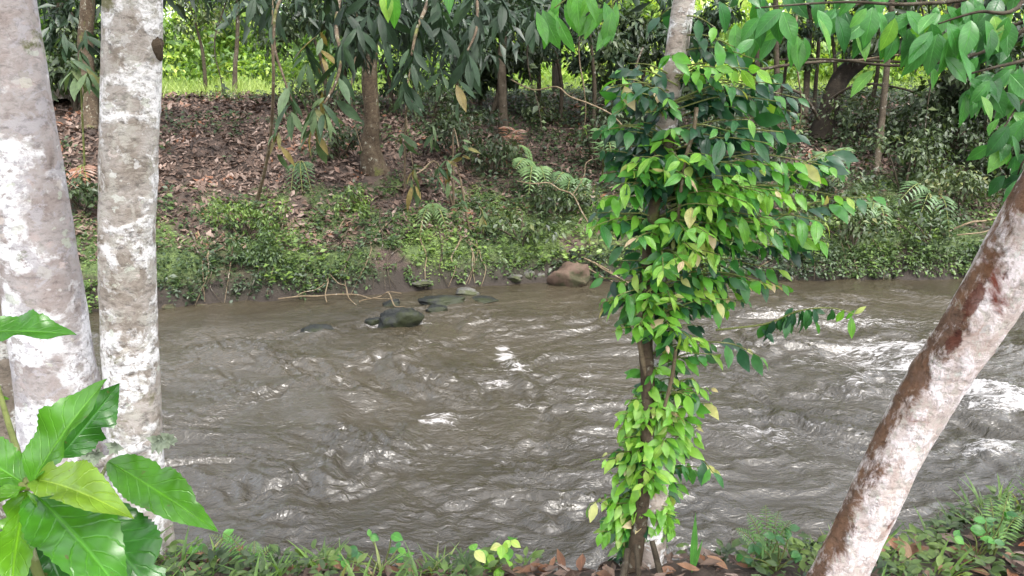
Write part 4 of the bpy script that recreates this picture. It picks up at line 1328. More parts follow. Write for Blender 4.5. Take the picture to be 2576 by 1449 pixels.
twig_bundle('long bare pole lying on the bank beside the leaning red tree', [[(2230, 640, 6, 11.3), (2340, 610, 8, 11.3), (2440, 560, 9, 11.4), (2530, 540, 9, 11.6)], [(2300, 625, 5, 11.3), (2420, 590, 6, 11.3), (2500, 575, 6, 11.4)]], P(2340, 630, 11.3), M['twig'])
def bank_roots(label, x0, x1, n, seed):
    rg = random.Random(seed)
    c = P((x0 + x1) / 2, 690, 10.6)
    root = empty('root_tangle', Vector((c.x, float(far_line(c.x)) + 0.3, tz(c.x, float(far_line(c.x)) + 0.3))), label, 'roots')
    for k in range(n):
        X = P(rg.uniform(x0, x1), 690, 10.6).x
        pts = []
        d0 = rg.uniform(0.45, 1.3)
        x = X
        for d in np.linspace(d0, -0.03, 6):
            Y = float(far_line(x)) + d
            pts.append(Vector((x, Y - 0.02, max(tz(x, Y), -0.02) + 0.02 + rg.uniform(0, 0.03))))
            x += rg.gauss(0, 0.08)
        V, F = tube(pts, list(np.linspace(rg.uniform(0.008, 0.02), 0.003, 6)), 5, 4)
        build('root', V, F, M['trunk_mid'] if k % 2 else M['twig'], root)


bank_roots('bare roots hanging down the cut bank between the dry twigs and the boulder', 850, 1340, 16, 3)
bank_roots('bare roots on the cut bank behind the spotted trunk', 400, 700, 9, 5)
bank_roots('bare roots on the cut bank right of the vine tree', 1950, 2400, 12, 8)
twig_bundle('pale fallen stick on the leafy slope left of the river bend', [[(390, 650, 9, 10.9), (480, 655, 8, 10.8), (570, 668, 6, 10.7)]], P(480, 660, 10.8), M['twig'])
twig_bundle('bare arching stem leaning over the ferns', [[(1480, 560, 6, 11.2), (1440, 490, 7, 11.3), (1380, 460, 6, 11.3), (1300, 455, 4, 11.2)], [(1440, 490, 5, 11.3), (1470, 440, 4, 11.3), (1490, 400, 3, 11.4)]], P(1480, 600, 11.3), M['twig'])
twig_bundle('long pale stem slanting down across the meadow edge', [[(1285, 200, 6, 12.2), (1400, 218, 6, 12.0), (1480, 260, 7, 11.8), (1570, 320, 6, 11.6)]], P(1500, 290, 11.8), M['twig'])


# ------------------------------------------------------------------ near bank trees
def near_tree(name, label, path, mat, seed, segs=40, sub=16, bump=0.10, flare=0.35, bscale=4.0, sink=0.1, side_dir=(-0.9, -0.15, 0.35)):
    """path from the top down (px, py, width_px, Y); the foot stands on the near bank"""
    px, py, w, Y = path[-1]
    p = P(px, py, Y)
    base = Vector((p.x, Y, tz(p.x, Y)))
    root = empty(name, base, label, 'tree')
    pts = [P(a, b, d) for a, b, c, d in path[:-1]] + [base - Vector((0, 0, sink))]
    rad = [path[i][2] * mpp(pts[i]) / 2 for i in range(len(path))]
    V, F = tube(pts[::-1], rad[::-1], segs, sub, bump=bump, seed=seed, bscale=bscale, flare=flare)
    rings = V.reshape(-1, segs, 3)
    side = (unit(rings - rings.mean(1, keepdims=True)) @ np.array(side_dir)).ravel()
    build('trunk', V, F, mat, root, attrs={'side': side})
    return root


def high_crown(root, top, mat, n=9, seed=0, cx=0.0, cy=-1.0, spread=(2.2, 2.2)):
    """unseen crown above the picture, filled out to shade the near bank"""
    a = Acc()
    top = np.array(top, float)
    for i in range(n):
        c = np.array([cx + rng.uniform(-1, 1) * spread[0], cy + rng.uniform(-1, 1) * spread[1], rng.uniform(5.6, 8.2)])
        cloud(a, c, (1.0, 1.0, 0.6), 95, SM, 0.20, 0.36, 0.4 + rng.normal(0, 0.15), 0.1, 0.5)
        V, F = tube([top, (top + c) / 2 + np.array([0, 0, 0.3]), c], [0.05, 0.03, 0.01], 6, 4)
        build('branch', V, F, M['trunk_mid'], root)
    a.build('crown', mat, root)


t1 = near_tree('pale_trunk_tree', 'thick pale grey trunk with big white lichen plates at the left edge', [(-130, -900, 160, 3.25), (-60, -320, 178, 3.28), (-14, 0, 186, 3.3), (36, 320, 190, 3.3), (84, 600, 186, 3.3), (136, 900, 184, 3.3), (166, 1120, 194, 3.3), (186, 1300, 220, 3.28)], M['trunk_grey'], 3, 56, 22, 0.06, 0.25)
high_crown(t1, P(-110, -900, 3.25), M['broad_foliage'], 20, 0, -3.2, -1.2, (2.4, 3.2))
t2 = near_tree('spotted_trunk_tree', 'slimmer spotted trunk with lichen and moss patches beside the thick pale trunk', [(360, -900, 120, 3.15), (345, -300, 132, 3.15), (336, 0, 140, 3.18), (326, 300, 140, 3.2), (319, 600, 134, 3.2), (330, 900, 132, 3.2), (345, 1150, 122, 3.2), (350, 1340, 128, 3.2)], M['trunk_lichen'], 9, 48, 22, 0.09, 0.3)
high_crown(t2, P(360, -900, 3.15), M['broad_foliage'], 20, 0, 0.2, -1.6, (2.2, 3.0))
# a dark mossy knot high on that trunk and a lichen-covered side branch near its foot
kc = P(388, 112, 3.17)
V, F = tube([kc + Vector((-0.015, 0.03, 0.05)), kc + Vector((0.005, 0.0, 0.0)), kc + Vector((0.0, 0.03, -0.055))], [0.006, 0.030, 0.008], 18, 10, bump=0.5, seed=5, bscale=14)
tag(build('knot', V, F, M['trunk_moss'], t2), 'dark mossy knot')
V, F = px_tube([(170, 1172, 22, 3.2), (270, 1160, 30, 3.1), (345, 1128, 26, 3.06), (400, 1112, 20, 3.02), (440, 1102, 10, 3.0)], 12, 8, bump=0.2, seed=6, bscale=8)
build('branch', V, F, M['trunk_lichen'], t2)
for px, py, ln, an in ((400, 1108, 40, 0.3), (425, 1104, 34, 0.9), (240, 1140, 40, 0.5), (290, 1122, 34, 0.2), (225, 1152, 30, 1.0)):
    c = P(px, py, 2.98)
    a = Acc()
    for j in range(12):
        d = unit(np.array([math.cos(j * 2.4), -0.7, math.sin(j * 2.4) * 0.8]))
        scatter(a, SM_BROAD, [np.array(c)], [d], [np.array([0, -1, 0.4]) + rng.normal(0, 0.3, 3)], [ln * mpp(c) * rng.uniform(0.5, 1)], [0.5])
    lm = a.build('lichen', M['lichen'], t2)
    lm['kind'] = 'stuff'

t3 = near_tree('mossy_trunk_tree', 'rough mossy trunk partly hidden behind the thick pale trunk', [(-330, -500, 80, 3.7), (-140, 150, 90, 3.65), (-40, 560, 100, 3.6), (10, 860, 104, 3.6), (36, 1060, 112, 3.58), (60, 1300, 130, 3.55)], M['trunk_moss_pale'], 14, 36, 14, 0.16, 0.3)
high_crown(t3, P(-330, -500, 3.7), M['broad_foliage'], 8, 0, -5.5, 1.0, (1.8, 2.5))

t4 = near_tree('leaning_red_tree', 'leaning trunk with peeling red brown and white bark at right', [(3150, -400, 165, 2.42), (2925, 0, 166, 2.42), (2682, 420, 162, 2.44), (2476, 774, 148, 2.52), (2288, 1074, 130, 2.6), (2108, 1449, 124, 2.62), (2010, 1640, 132, 2.6)], M['trunk_red'], 17, 64, 30, 0.09, 0.0, 7.0)
t4m = t4.children[0].data
TV = np.array([v.co[:] for v in t4m.vertices]) + np.array(t4.location)
TN = np.array([v.normal[:] for v in t4m.vertices])
dd_ = TV - np.array([0, 0, CAM_H])
dep_ = dd_[:, 1] * CP - dd_[:, 2] * SP
SX = 1288 + FPX * dd_[:, 0] / dep_
SY = 724.5 - FPX * (dd_[:, 1] * SP + dd_[:, 2] * CP) / dep_
scar = np.zeros(len(TV))
for cx_, cy_, lu, lw, st_ in ((2452, 752, 66, 24, .85), (2398, 862, 46, 26, .75), (2425, 800, 60, 10, .6), (2240, 1320, 40, 9, .55), (2520, 700, 50, 14, .55)):
    u_ = (SX - cx_) * 0.49 - (SY - cy_) * 0.87      # along the trunk
    v_ = (SX - cx_) * 0.87 + (SY - cy_) * 0.49
    scar = np.maximum(scar, st_ * np.exp(-(u_ / lu) ** 2 - (v_ / lw) ** 2) * ((TN * dd_).sum(1) < 0))
t4m.attributes.new('scar', 'FLOAT', 'POINT').data.foreach_set('value', scar.astype(np.float32))
high_crown(t4, P(3150, -400, 2.42), M['broad_foliage'], 14, 0, 3.4, -1.6, (2.2, 3.0))

# ------------------------------------------------------------------ vine covered tree in the middle
vt = near_tree('vine_covered_tree', 'thin white flecked tree wrapped in glossy yellow green leaves at the water edge', [(1790, -900, 44, 3.1), (1745, -200, 52, 3.1), (1712, 60, 56, 3.12), (1688, 220, 54, 3.13), (1672, 380, 52, 3.14), (1668, 600, 54, 3.14), (1672, 900, 56, 3.12), (1652, 1200, 66, 3.08), (1618, 1425, 84, 3.0)],
               M['trunk_white'], 23, 24, 14, 0.10, 0.7, 6.0)
V, F = px_tube([(1690, 330, 24, 3.05), (1640, 560, 30, 3.06), (1622, 800, 36, 3.06), (1630, 1000, 34, 3.04), (1618, 1250, 34, 3.02), (1590, 1440, 44, 2.96)], 14, 12, bump=0.12, seed=27, bscale=7)
build('stem', V, F, M['trunk_moss'], vt)
for pth in ([(1618, 760, 13, 3.05), (1606, 820, 14, 3.03), (1612, 880, 13, 3.03), (1628, 960, 9, 3.03)], [(1752, 270, 11, 2.98), (1745, 330, 10, 2.98), (1720, 420, 9, 2.98), (1705, 560, 8, 3.0)], [(1700, 880, 9, 2.99), (1690, 950, 10, 2.99), (1670, 1030, 8, 3.0)],
            [(1580, 1380, 16, 2.92), (1568, 1449, 20, 2.86), (1555, 1500, 22, 2.8)], [(1640, 1360, 14, 2.94), (1660, 1440, 18, 2.88), (1672, 1500, 20, 2.84)], [(1600, 1370, 12, 2.9), (1606, 1440, 14, 2.84), (1610, 1500, 16, 2.8)]):
    V, F = px_tube(pth, 8, 6, bump=0.1, seed=3)
    build('root' if pth[0][1] > 1300 else 'stem', V, F, M['trunk_mid'] if pth[0][1] > 1300 else M['twig'], vt)

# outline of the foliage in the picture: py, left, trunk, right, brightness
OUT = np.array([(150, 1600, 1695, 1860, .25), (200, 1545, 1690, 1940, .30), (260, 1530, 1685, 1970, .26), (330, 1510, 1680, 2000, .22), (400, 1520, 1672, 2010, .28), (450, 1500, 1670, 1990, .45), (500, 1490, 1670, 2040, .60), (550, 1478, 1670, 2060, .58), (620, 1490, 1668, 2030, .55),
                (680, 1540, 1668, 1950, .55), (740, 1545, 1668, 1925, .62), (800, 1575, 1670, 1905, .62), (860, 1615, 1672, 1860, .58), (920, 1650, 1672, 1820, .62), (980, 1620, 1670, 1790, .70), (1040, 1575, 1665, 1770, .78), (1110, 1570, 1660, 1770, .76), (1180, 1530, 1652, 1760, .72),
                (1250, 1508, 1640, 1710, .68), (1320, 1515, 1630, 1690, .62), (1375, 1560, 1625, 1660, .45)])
VLEAF = []
for w, dr, pk in ((0.38, 0.22, 0.50), (0.42, 0.34, 0.52), (0.34, 0.15, 0.50), (0.40, 0.55, 0.52), (0.30, 0.3, 0.5), (0.44, 0.1, 0.48)):
    q = leaf_grid(6, w, 0.12, dr, pk, 1.4)
    VLEAF.append(raw_mesh('vine_leaf', q[0], q[1], M['vine_leaf'], uv=q[2]))
VT = leaf_grid(4, 0.45, 0.12, 0.28, 0.48, 1.4)
vl = []
tw = Acc()


def vine_twig(p0, p1, bright, ln, step=0.032):
    p0, p1 = np.array(p0), np.array(p1)
    L = np.linalg.norm(p1 - p0)
    sag = np.array([0, 0, 0.10 * L])
    mid = (p0 + p1) / 2 + sag
    V, F = tube([p0, mid, p1], [0.0035, 0.0026, 0.0014], 5, 4)
    tw.add(V, F)
    n = max(3, int(L / step))
    side = unit(np.cross(p1 - p0, [0, 0, 1]))
    young = random.random() < 0.5
    for i in range(n + 1):
        v = (i + 0.4) / (n + 0.6)
        v = 0.18 + 0.82 * min(1, v)
        pt = (1 - v) ** 2 * p0 + 2 * v * (1 - v) * mid + v * v * p1
        fw = unit(p1 - p0)
        s = 1 if i % 2 else -1
        d = unit(fw * 0.5 + side * s * random.uniform(0.5, 1.0) + np.array([random.gauss(0, .2), random.gauss(-0.12, .3), -random.uniform(0.0, 1.1)]))
        nn = unit(np.array([0, -0.55, 0.75]) + side * s * 0.25 + rng.normal(0, 0.42, 3))
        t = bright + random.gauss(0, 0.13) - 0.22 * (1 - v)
        if v > 0.8 and young:
            t += 0.14
        t = min(t, random.uniform(0.66, 0.86))
        if random.random() < (0.11 if v > 0.8 else 0.03) and bright > 0.4:
            t = random.uniform(0.88, 1.0)
        vl.append((pt, d, nn, ln * random.choice((random.uniform(0.5, 0.85), random.uniform(0.8, 1.15), random.uniform(0.9, 1.35))) * (0.8 if v > 0.9 else 1), min(1, max(0.02, t))))


for i in range(800):
    py = random.choices([150, 200, 260, 330, 400, 450, 500, 550, 620, 680, 740, 800, 860, 920, 980, 1040, 1110, 1180, 1250, 1320, 1375],
                        [.3, 1.0, 1.8, 2.4, 2.8, 4.2, 4.2, 4.2, 3.8, 3.2, 2.9, 2.4, 1.2, 1.0, 4.0, 7.0, 7.0, 7.2, 6.8, 4.8, 2.0])[0] + random.uniform(-34, 34)
    xl, xt, xr, br_ = [np.interp(py, OUT[:, 0], OUT[:, k]) for k in range(1, 5)]
    an = random.uniform(0, 2 * math.pi)
    cx, cy = math.cos(an), math.sin(an)
    p0 = np.array(P(xt + random.uniform(-46 if py > 700 else -18, 18), py + random.uniform(-10, 30), 3.07))
    s = mpp(p0)
    ext = ((xr - xt) if cx > 0 else (xt - xl)) * s
    dep = 0.5 * (xr - xl) * s * 0.62
    if perlin(np.array([py * 0.011 + 40]), np.array([an * 0.9]), 171)[0] < -0.10:
        continue
    q = random.uniform(0.35, 1.0) if random.random() < 0.8 else random.uniform(0.9, 1.22)
    p1 = p0 + np.array([cx * ext * q, cy * dep * q, random.uniform(-0.02, 0.10) * (0.4 + ext)])
    # leaves in front are young and bright; those behind tinted darker, as painted inner shade
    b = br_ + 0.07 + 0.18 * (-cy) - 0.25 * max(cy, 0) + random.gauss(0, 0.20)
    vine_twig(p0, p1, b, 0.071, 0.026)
# single long twigs reaching out of the mass
for (x0, y0, x1, y1, Y1, b) in [(1900, 580, 2200, 495, 3.0, .5), (1880, 560, 2075, 560, 2.9, .55), (1900, 640, 2050, 610, 3.0, .55), (1960, 470, 2130, 375, 3.3, .35), (1960, 440, 2100, 420, 3.3, .4), (1640, 560, 1480, 575, 2.95, .5), (1660, 340, 1510, 330, 3.0, .35), (1650, 230, 1555, 200, 3.0, .6),
                                 (1780, 860, 1915, 900, 3.0, .45), (1750, 1150, 1795, 1190, 2.95, .5), (1720, 190, 1800, 170, 2.95, .75), (1760, 200, 1905, 175, 2.95, .85), (1700, 560, 1600, 420, 2.95, .4), (1650, 740, 1550, 745, 2.95, .68)]:
    vine_twig(P(x0, y0, 3.08), P(x1, y1, Y1), b, 0.09)
# older dark leaves high on the right of the mass
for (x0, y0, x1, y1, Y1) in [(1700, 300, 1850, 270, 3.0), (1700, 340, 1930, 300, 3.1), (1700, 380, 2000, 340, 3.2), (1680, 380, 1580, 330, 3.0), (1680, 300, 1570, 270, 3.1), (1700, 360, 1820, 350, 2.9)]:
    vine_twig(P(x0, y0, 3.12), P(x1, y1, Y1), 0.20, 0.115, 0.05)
for (x0, y0, x1, y1, Y1, b) in [(1712, 40, 1800, 70, 3.0, .3), (1705, 90, 1850, 120, 3.05, .32), (1700, 130, 1900, 150, 3.1, .28), (1695, 170, 1950, 200, 3.15, .3), (1690, 190, 1870, 230, 2.95, .6), (1690, 210, 1960, 250, 3.1, .45), (1688, 190, 1580, 160, 3.1, .35), (1686, 230, 1545, 220, 3.0, .45), (1720, -30, 1880, -10, 3.1, .3), (1715, 10, 1640, 60, 3.2, .3), (1690, 240, 1540, 290, 3.0, .3), (1690, 250, 2010, 290, 3.2, .3)]:
    vine_twig(P(x0, y0, 3.1), P(x1, y1, Y1), b, 0.085, 0.040)
# the twig that arches out over the water with two rows of leaves
c0 = [P(1800, 830, 3.05), P(1925, 815, 3.0), P(2010, 782, 2.96), P(2090, 775, 2.94), P(2150, 790, 2.93)]
V, F = tube(c0, [0.004, 0.0035, 0.003, 0.0025, 0.0015], 6, 6)
tw.add(V, F)
C, _ = smooth_path(c0, [1] * 5, 9)
for i in range(9, len(C)):
    for k in range(2 if i < 24 else (i % 2)):
        s_ = -1 if (i + k) % 2 else 1
        vl.append((C[i], unit(np.array([0.25 * s_ + random.gauss(0, .2), -0.25 * s_, -1.0])), unit(np.array([0.3 * s_, -0.8, 0.35]) + rng.normal(0, .2, 3)), random.uniform(0.05, 0.085), (0.62 if i > len(C) - 7 else 0.30) + random.gauss(0, 0.08)))
    vl[-1] = (vl[-1][0] + rng.normal(0, 0.012, 3), unit(vl[-1][1] + rng.normal(0, .35, 3)), vl[-1][2], vl[-1][3], vl[-1][4]) if vl else vl[-1]
vl.append((np.array(c0[-1]), unit(np.array([0.3, -0.2, 0.35])), unit(np.array([0, -0.8, 0.5])), 0.045, 0.9))
# spray of the same tree hanging into the top of the picture
for (x0, y0, x1, y1, ls) in [(1620, -150, 1395, 20, [(1405, 15), (1385, 20), (1365, 25), (1350, 30), (1420, 10), (1400, 40)]), (1640, -140, 1535, 20, [(1525, 20), (1540, 30), (1555, 40), (1505, 22), (1550, 5), (1520, 5)]), (1560, -130, 1450, -20, [(1450, -20), (1470, -30), (1500, -40), (1430, -10), (1410, -30)])]:
    V, F = tube([P(1752, -260, 3.1), P(x0, y0, 3.0), P(x1, y1, 2.85)], [0.008, 0.005, 0.002], 6, 6)
    tw.add(V, F)
    for (lx, ly) in ls:
        p = P(lx, ly, 2.85 + random.uniform(-.06, .06))
        vl.append((np.array(p), unit(np.array([random.gauss(-0.1, .45), -0.3, -1.0])), unit(np.array([random.gauss(0, .3), -0.8, 0.4])), random.uniform(0.10, 0.135), random.uniform(0.48, 0.64)))
for (lx, ly, t) in [(965, -40, .8), (985, -30, .55), (1120, -60, .5)]:
    p = P(lx, ly, 2.9)
    V, F = tube([P(1400, -160, 2.95), P(1200, -200, 2.9), p], [0.005, 0.004, 0.0015], 5, 6)
    tw.add(V, F)
    vl.append((np.array(p), unit(np.array([0.15, -0.2, -1.0])), unit(np.array([0.2, -0.8, 0.4])), 0.12, t))
o = tw.build('twigs', M['green_twig'], vt)
o['kind'] = 'stuff'
# the largest-showing leaves are objects, the rest of the mass is one mesh
vl.sort(key=lambda q: q[0][1] - 0.9 * (q[3] - 0.08))
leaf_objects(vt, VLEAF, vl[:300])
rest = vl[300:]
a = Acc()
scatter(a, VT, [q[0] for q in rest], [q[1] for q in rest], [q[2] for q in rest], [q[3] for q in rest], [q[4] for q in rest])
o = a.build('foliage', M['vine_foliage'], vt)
o['kind'] = 'stuff'

# ------------------------------------------------------------------ broad-leaved tree whose boughs enter from the right
tx, ty_ = 3.75, 4.1
ot = empty('broad_leaved_tree', (tx, ty_, tz(tx, ty_)), 'broad leaved tree whose leafy boughs hang into the upper right corner', 'tree')
b0 = Vector((tx, ty_, tz(tx, ty_)))
V, F = tube([b0 - Vector((0, 0, 0.1)), b0 + Vector((0.05, 0, 1.2)), b0 + Vector((-0.05, 0, 2.6)), b0 + Vector((0.0, 0.1, 4.6))], [0.13, 0.11, 0.10, 0.07], 20, 10, bump=0.1, seed=41, flare=0.4)
build('trunk', V, F, M['trunk_mid'], ot)
bl = []
BL = []
for w, dr in ((0.46, 0.25), (0.50, 0.35), (0.42, 0.15), (0.48, 0.45)):
    q = leaf_grid(8, w, 0.10, dr, 0.48, 1.0)
    BL.append(raw_mesh('broad_leaf', q[0], q[1], M['broad_leaf'], uv=q[2]))
top = b0 + Vector((-0.04, 0, 2.7))
BOUGHS = [  # path, leaf density per segment, tint, leaf length
    ([(2700, 20, 4.1), (2520, 110, 4.0), (2400, 150, 3.9), (2250, 165, 3.85), (2100, 150, 3.8), (1960, 150, 3.8)], 1, .60, .155),
    ([(2680, -160, 4.0), (2480, -20, 3.8), (2300, 10, 3.7), (2120, 5, 3.6), (1900, 20, 3.6)], 10, .62, .165),
    ([(2680, -120, 4.0), (2560, 20, 3.6), (2460, 30, 3.5), (2360, 60, 3.5)], 12, .64, .175),
    ([(2700, 60, 4.0), (2600, 140, 3.7), (2500, 170, 3.6), (2420, 190, 3.6)], 12, .56, .165),
    ([(2720, 120, 4.0), (2620, 200, 3.7), (2560, 270, 3.6), (2520, 330, 3.55)], 12, .55, .16),
    ([(2660, -200, 4.1), (2300, -120, 4.0), (2050, -60, 4.0), (1850, -10, 3.9)], 10, .45, .16),
    ([(2720, 20, 4.4), (2560, 60, 4.6), (2460, 90, 4.8), (2370, 90, 4.9)], 12, .25, .175),
    ([(2650, -200, 4.6), (2350, -80, 4.9), (2200, 0, 5.0), (2090, 20, 5.0)], 9, .22, .175),
    ([(2740, 260, 4.2), (2640, 350, 3.9), (2580, 400, 3.8), (2560, 440, 3.8)], 8, .35, .15),
]
for path, den, t, ln in BOUGHS:
    pts = [top] + [P(*q) for q in path]
    ln *= 0.84
    den = int(den * 1.15 + 0.5)
    V, F = tube(pts, list(np.linspace(0.014, 0.003, len(pts))), 8, 6)
    build('bough', V, F, M['trunk_mid'], ot)
    for j in range(len(path) - 1):
        A, B = np.array(P(*path[j])), np.array(P(*path[j + 1]))
        for k in range(den):
            if path[j][0] > 2640 and random.random() < 0.5:
                continue
            v = random.random()
            base = A * (1 - v) + B * v
            s_ = random.choice((-1, 1))
            off = unit(np.array([random.gauss(0, .6), random.gauss(-.2, .6), -0.5])) * random.uniform(0.02, 0.14)
            d = unit(np.array([0.45 * s_ + random.gauss(-.12, .25), random.gauss(-0.25, .3), -random.uniform(0.45, 1.1)]))
            nn = unit(np.array([random.gauss(0, .3), -0.7, 0.55]) + rng.normal(0, .2, 3))
            bl.append((base + off, d, nn, ln * random.uniform(0.7, 1.15), min(1, max(0, t + random.gauss(0, .13)))))
for (lx, ly, t) in [(1850, 60, .75), (1870, 70, .7), (1890, 62, .72), (1905, 70, .6), (2005, 90, .75), (2025, 95, .68), (1985, 85, .7), (2225, 70, .5), (2255, 80, .55), (2285, 72, .5), (2300, 85, .55)]:
    p = np.array(P(lx, ly, 3.7))
    bl.append((p, unit(np.array([random.gauss(0, .3), -0.3, -1.0])), unit(np.array([random.gauss(0, .3), -0.8, 0.4])), random.uniform(0.12, 0.15), t))
0 and print('broad leaves', len(bl), 'vine leaves', len(vl), 'long', len(lv))
bl.sort(key=lambda q: q[0][1])
leaf_objects(ot, BL, bl[:300])
if len(bl) > 300:
    a = Acc()
    scatter(a, VT, *[[q[i] for q in bl[300:]] for i in range(5)])
    a.build('foliage', M['broad_foliage'], ot)['kind'] = 'stuff'
high_crown(ot, b0 + Vector((0, 0.1, 4.6)), M['broad_foliage'], 10, 0, 5.0, 2.5, (1.8, 2.0))

# ------------------------------------------------------------------ big glossy plant close to the camera, lower left
bp0 = Vector((-0.62, 1.05, 0))
bp0.z = tz(bp0.x, bp0.y)
bp = empty('big_leaved_plant', bp0, 'glossy big leaved plant with toothed leaves in the lower left corner', 'plant')
node = P(72, 1222, 1.15)
for pts, rr in (([bp0 - Vector((0, 0, .05)), bp0 + Vector((0.02, 0.02, 0.5)), P(60, 1330, 1.16), node], [.010, .009, .007, .006]), ([P(55, 1400, 1.16), P(120, 1330, 1.25), P(215, 1262, 1.34), P(272, 1165, 1.40)], [.006, .005, .004, .003]), ([node, P(20, 1060, 1.35), P(-40, 850, 1.5)], [.006, .005, .003])):
    V, F = tube(pts, rr, 10, 8, bump=0.06, seed=2)
    build('stem', V, F, M['green_twig'], bp)


def big_leaf(A, B, wpx, face, t, fold=0.12, droop=0.25, twist=0.0, serr=0.030, peak=0.45):
    """A, B = (px, py, Y) of base and tip; face = the side the upper surface looks to"""
    a_, b_ = np.array(P(*A)), np.array(P(*B))
    L = np.linalg.norm(b_ - a_)
    w = wpx * mpp((a_ + b_) / 2) / L
    q = leaf_grid(40, w, fold, droop, peak, 1.3, 5, serr, 0.25, twist, 0.012, [(random.uniform(0.2, 0.9), random.choice((-1, 1)), random.uniform(0.1, 0.4)) for _ in range(3)])
    m = frames(np.array([b_ - a_]), np.array([face], float))[0]
    Vv = q[0].copy()
    Vv[:, 2] += droop * Vv[:, 1]          # the tip stays where it is asked for, the middle arches up
    Vw = (Vv * L) @ m.T + a_
    o = build('leaf', Vw, q[1], M['big_leaf'], bp, uv=q[2])
    o.color = (t, 0.5, 0, 1)
    return o


big_leaf((78, 1218, 1.15), (272, 948, 1.20), 132, (-0.35, -0.8, 0.5), .62, 0.25, 0.15)
big_leaf((150, 1150, 1.30), (302, 962, 1.36), 120, (0.5, -0.6, 0.3), .25, 0.1, 0.1)
big_leaf((88, 1206, 1.14), (346, 1306, 1.05), 120, (0.1, -0.55, 0.8), .92, 0.35, 0.35)
big_leaf((272, 1160, 1.40), (556, 1342, 1.30), 118, (0.1, -0.65, 0.75), .60, 0.2, 0.22)
big_leaf((66, 1235, 1.15), (20, 1560, 1.0), 112, (0.25, -0.8, 0.5), .78, 0.3, 0.2)
big_leaf((84, 1240, 1.15), (330, 1520, 1.0), 190, (0.15, -0.35, 0.9), .55, 0.16, 0.22)
big_leaf((215, 1268, 1.34), (420, 1540, 1.22), 190, (0.2, -0.6, 0.7), .25, 0.1, 0.2)
big_leaf((70, 1222, 1.16), (-110, 1120, 1.2), 120, (-0.1, -0.5, 0.9), .62, 0.2, 0.2)
big_leaf((70, 1225, 1.17), (-120, 1210, 1.25), 110, (-0.1, -0.5, 0.9), .38, 0.2, 0.2)
big_leaf((66, 1228, 1.14), (-90, 1330, 1.05), 90, (-0.2, -0.3, 0.9), .72, 0.25, 0.2)
big_leaf((80, 1235, 1.18), (230, 1330, 1.30), 100, (0.0, -0.5, 0.8), .15, 0.1, 0.2)
big_leaf((100, 1300, 1.22), (170, 1500, 1.18), 130, (0.0, -0.8, 0.5), .12, 0.1, 0.2)
big_leaf((-60, 835, 1.5), (196, 842, 1.5), 100, (0.05, -0.42, 0.9), .55, 0.2, 0.12)
big_leaf((-70, 1010, 1.4), (26, 1004, 1.4), 40, (0.0, -0.5, 0.8), .7, 0.2, 0.12)

# ------------------------------------------------------------------ near bank: grass, weeds, fallen leaves, small plants
GB = leaf_grid(5, 0.075, 0.2, 0.35, 0.35, 1.0)
a = Acc()
for i in range(86):
    X = random.choice((random.uniform(-1.6, -0.1), random.uniform(-1.6, -0.1), random.uniform(1.1, 3.0), random.uniform(1.1, 3.0), random.uniform(-3.4, 3.6)))
    Y = float(near_line(X)) + random.uniform(-0.45, 0.16)
    if -0.15 < X < 0.9 and random.random() < 0.75:
        continue
    n = random.randint(7, 18)
    px_ = X + rng.normal(0, 0.035, n)
    py_ = Y + rng.normal(0, 0.03, n)
    an = rng.uniform(0, 2 * np.pi, n)
    lean = rng.uniform(0.15, 0.9, n)
    D = np.stack([np.cos(an) * lean, np.sin(an) * lean - 0.05, np.ones(n)], -1)
    nn = np.stack([-np.cos(an), -np.sin(an), lean + 0.4], -1)
    scatter(a, GB, np.stack([px_, py_, terrain(px_, py_) - 0.01], -1), D, nn, rng.uniform(0.06, 0.19, n), np.clip(rng.normal(0.62, 0.2) + rng.normal(0, 0.12, n), 0, 1))
g = a.build('bank_grass', M['grass'])
tag(g, 'tufts of grass along the near river bank', None, None, 'stuff')
a = Acc()
n = 1100
x = rng.uniform(-3.2, 3.6, n)
y = near_line(x) + rng.uniform(-0.5, 0.22, n)
k = rng.uniform(size=n) < np.clip(0.5 + 0.9 * fbm(x * 2.2, y * 2.2, 511, 3) - 0.4 * ((x > -0.1) & (x < 0.9)), 0, 1)
x, y = x[k], y[k]
tt = np.clip(0.62 + 0.6 * fbm(x * 3, y * 3, 515, 2), 0, 1)
rosettes(a, x, y, terrain(x, y), 7, VT[:2], 0.022, 0.06, tt, (0.0, 0.9), 0.07)
g = a.build('bank_weeds', M['cover'])
tag(g, 'small broad leaved weeds along the near river bank', None, None, 'stuff')
a = Acc()
n = 3000
x = rng.uniform(-3.2, 3.6, n)
y = near_line(x) + rng.uniform(-1.0, 0.14, n)
scatter(a, SM_CURL, np.stack([x, y, terrain(x, y) + 0.008], -1), rand_dirs(n, -0.1, 0.2), np.array([0, 0, 1.0]) + rng.normal(0, 0.35, (n, 3)), rng.uniform(0.025, 0.065, n) * rng.choice([1, 1, 1.6], n), rng.uniform(0, 1.0, n))
g = a.build('bank_litter', M['litter'], smooth=False)
tag(g, 'crumbled dead leaves on the near river bank', None, None, 'stuff')

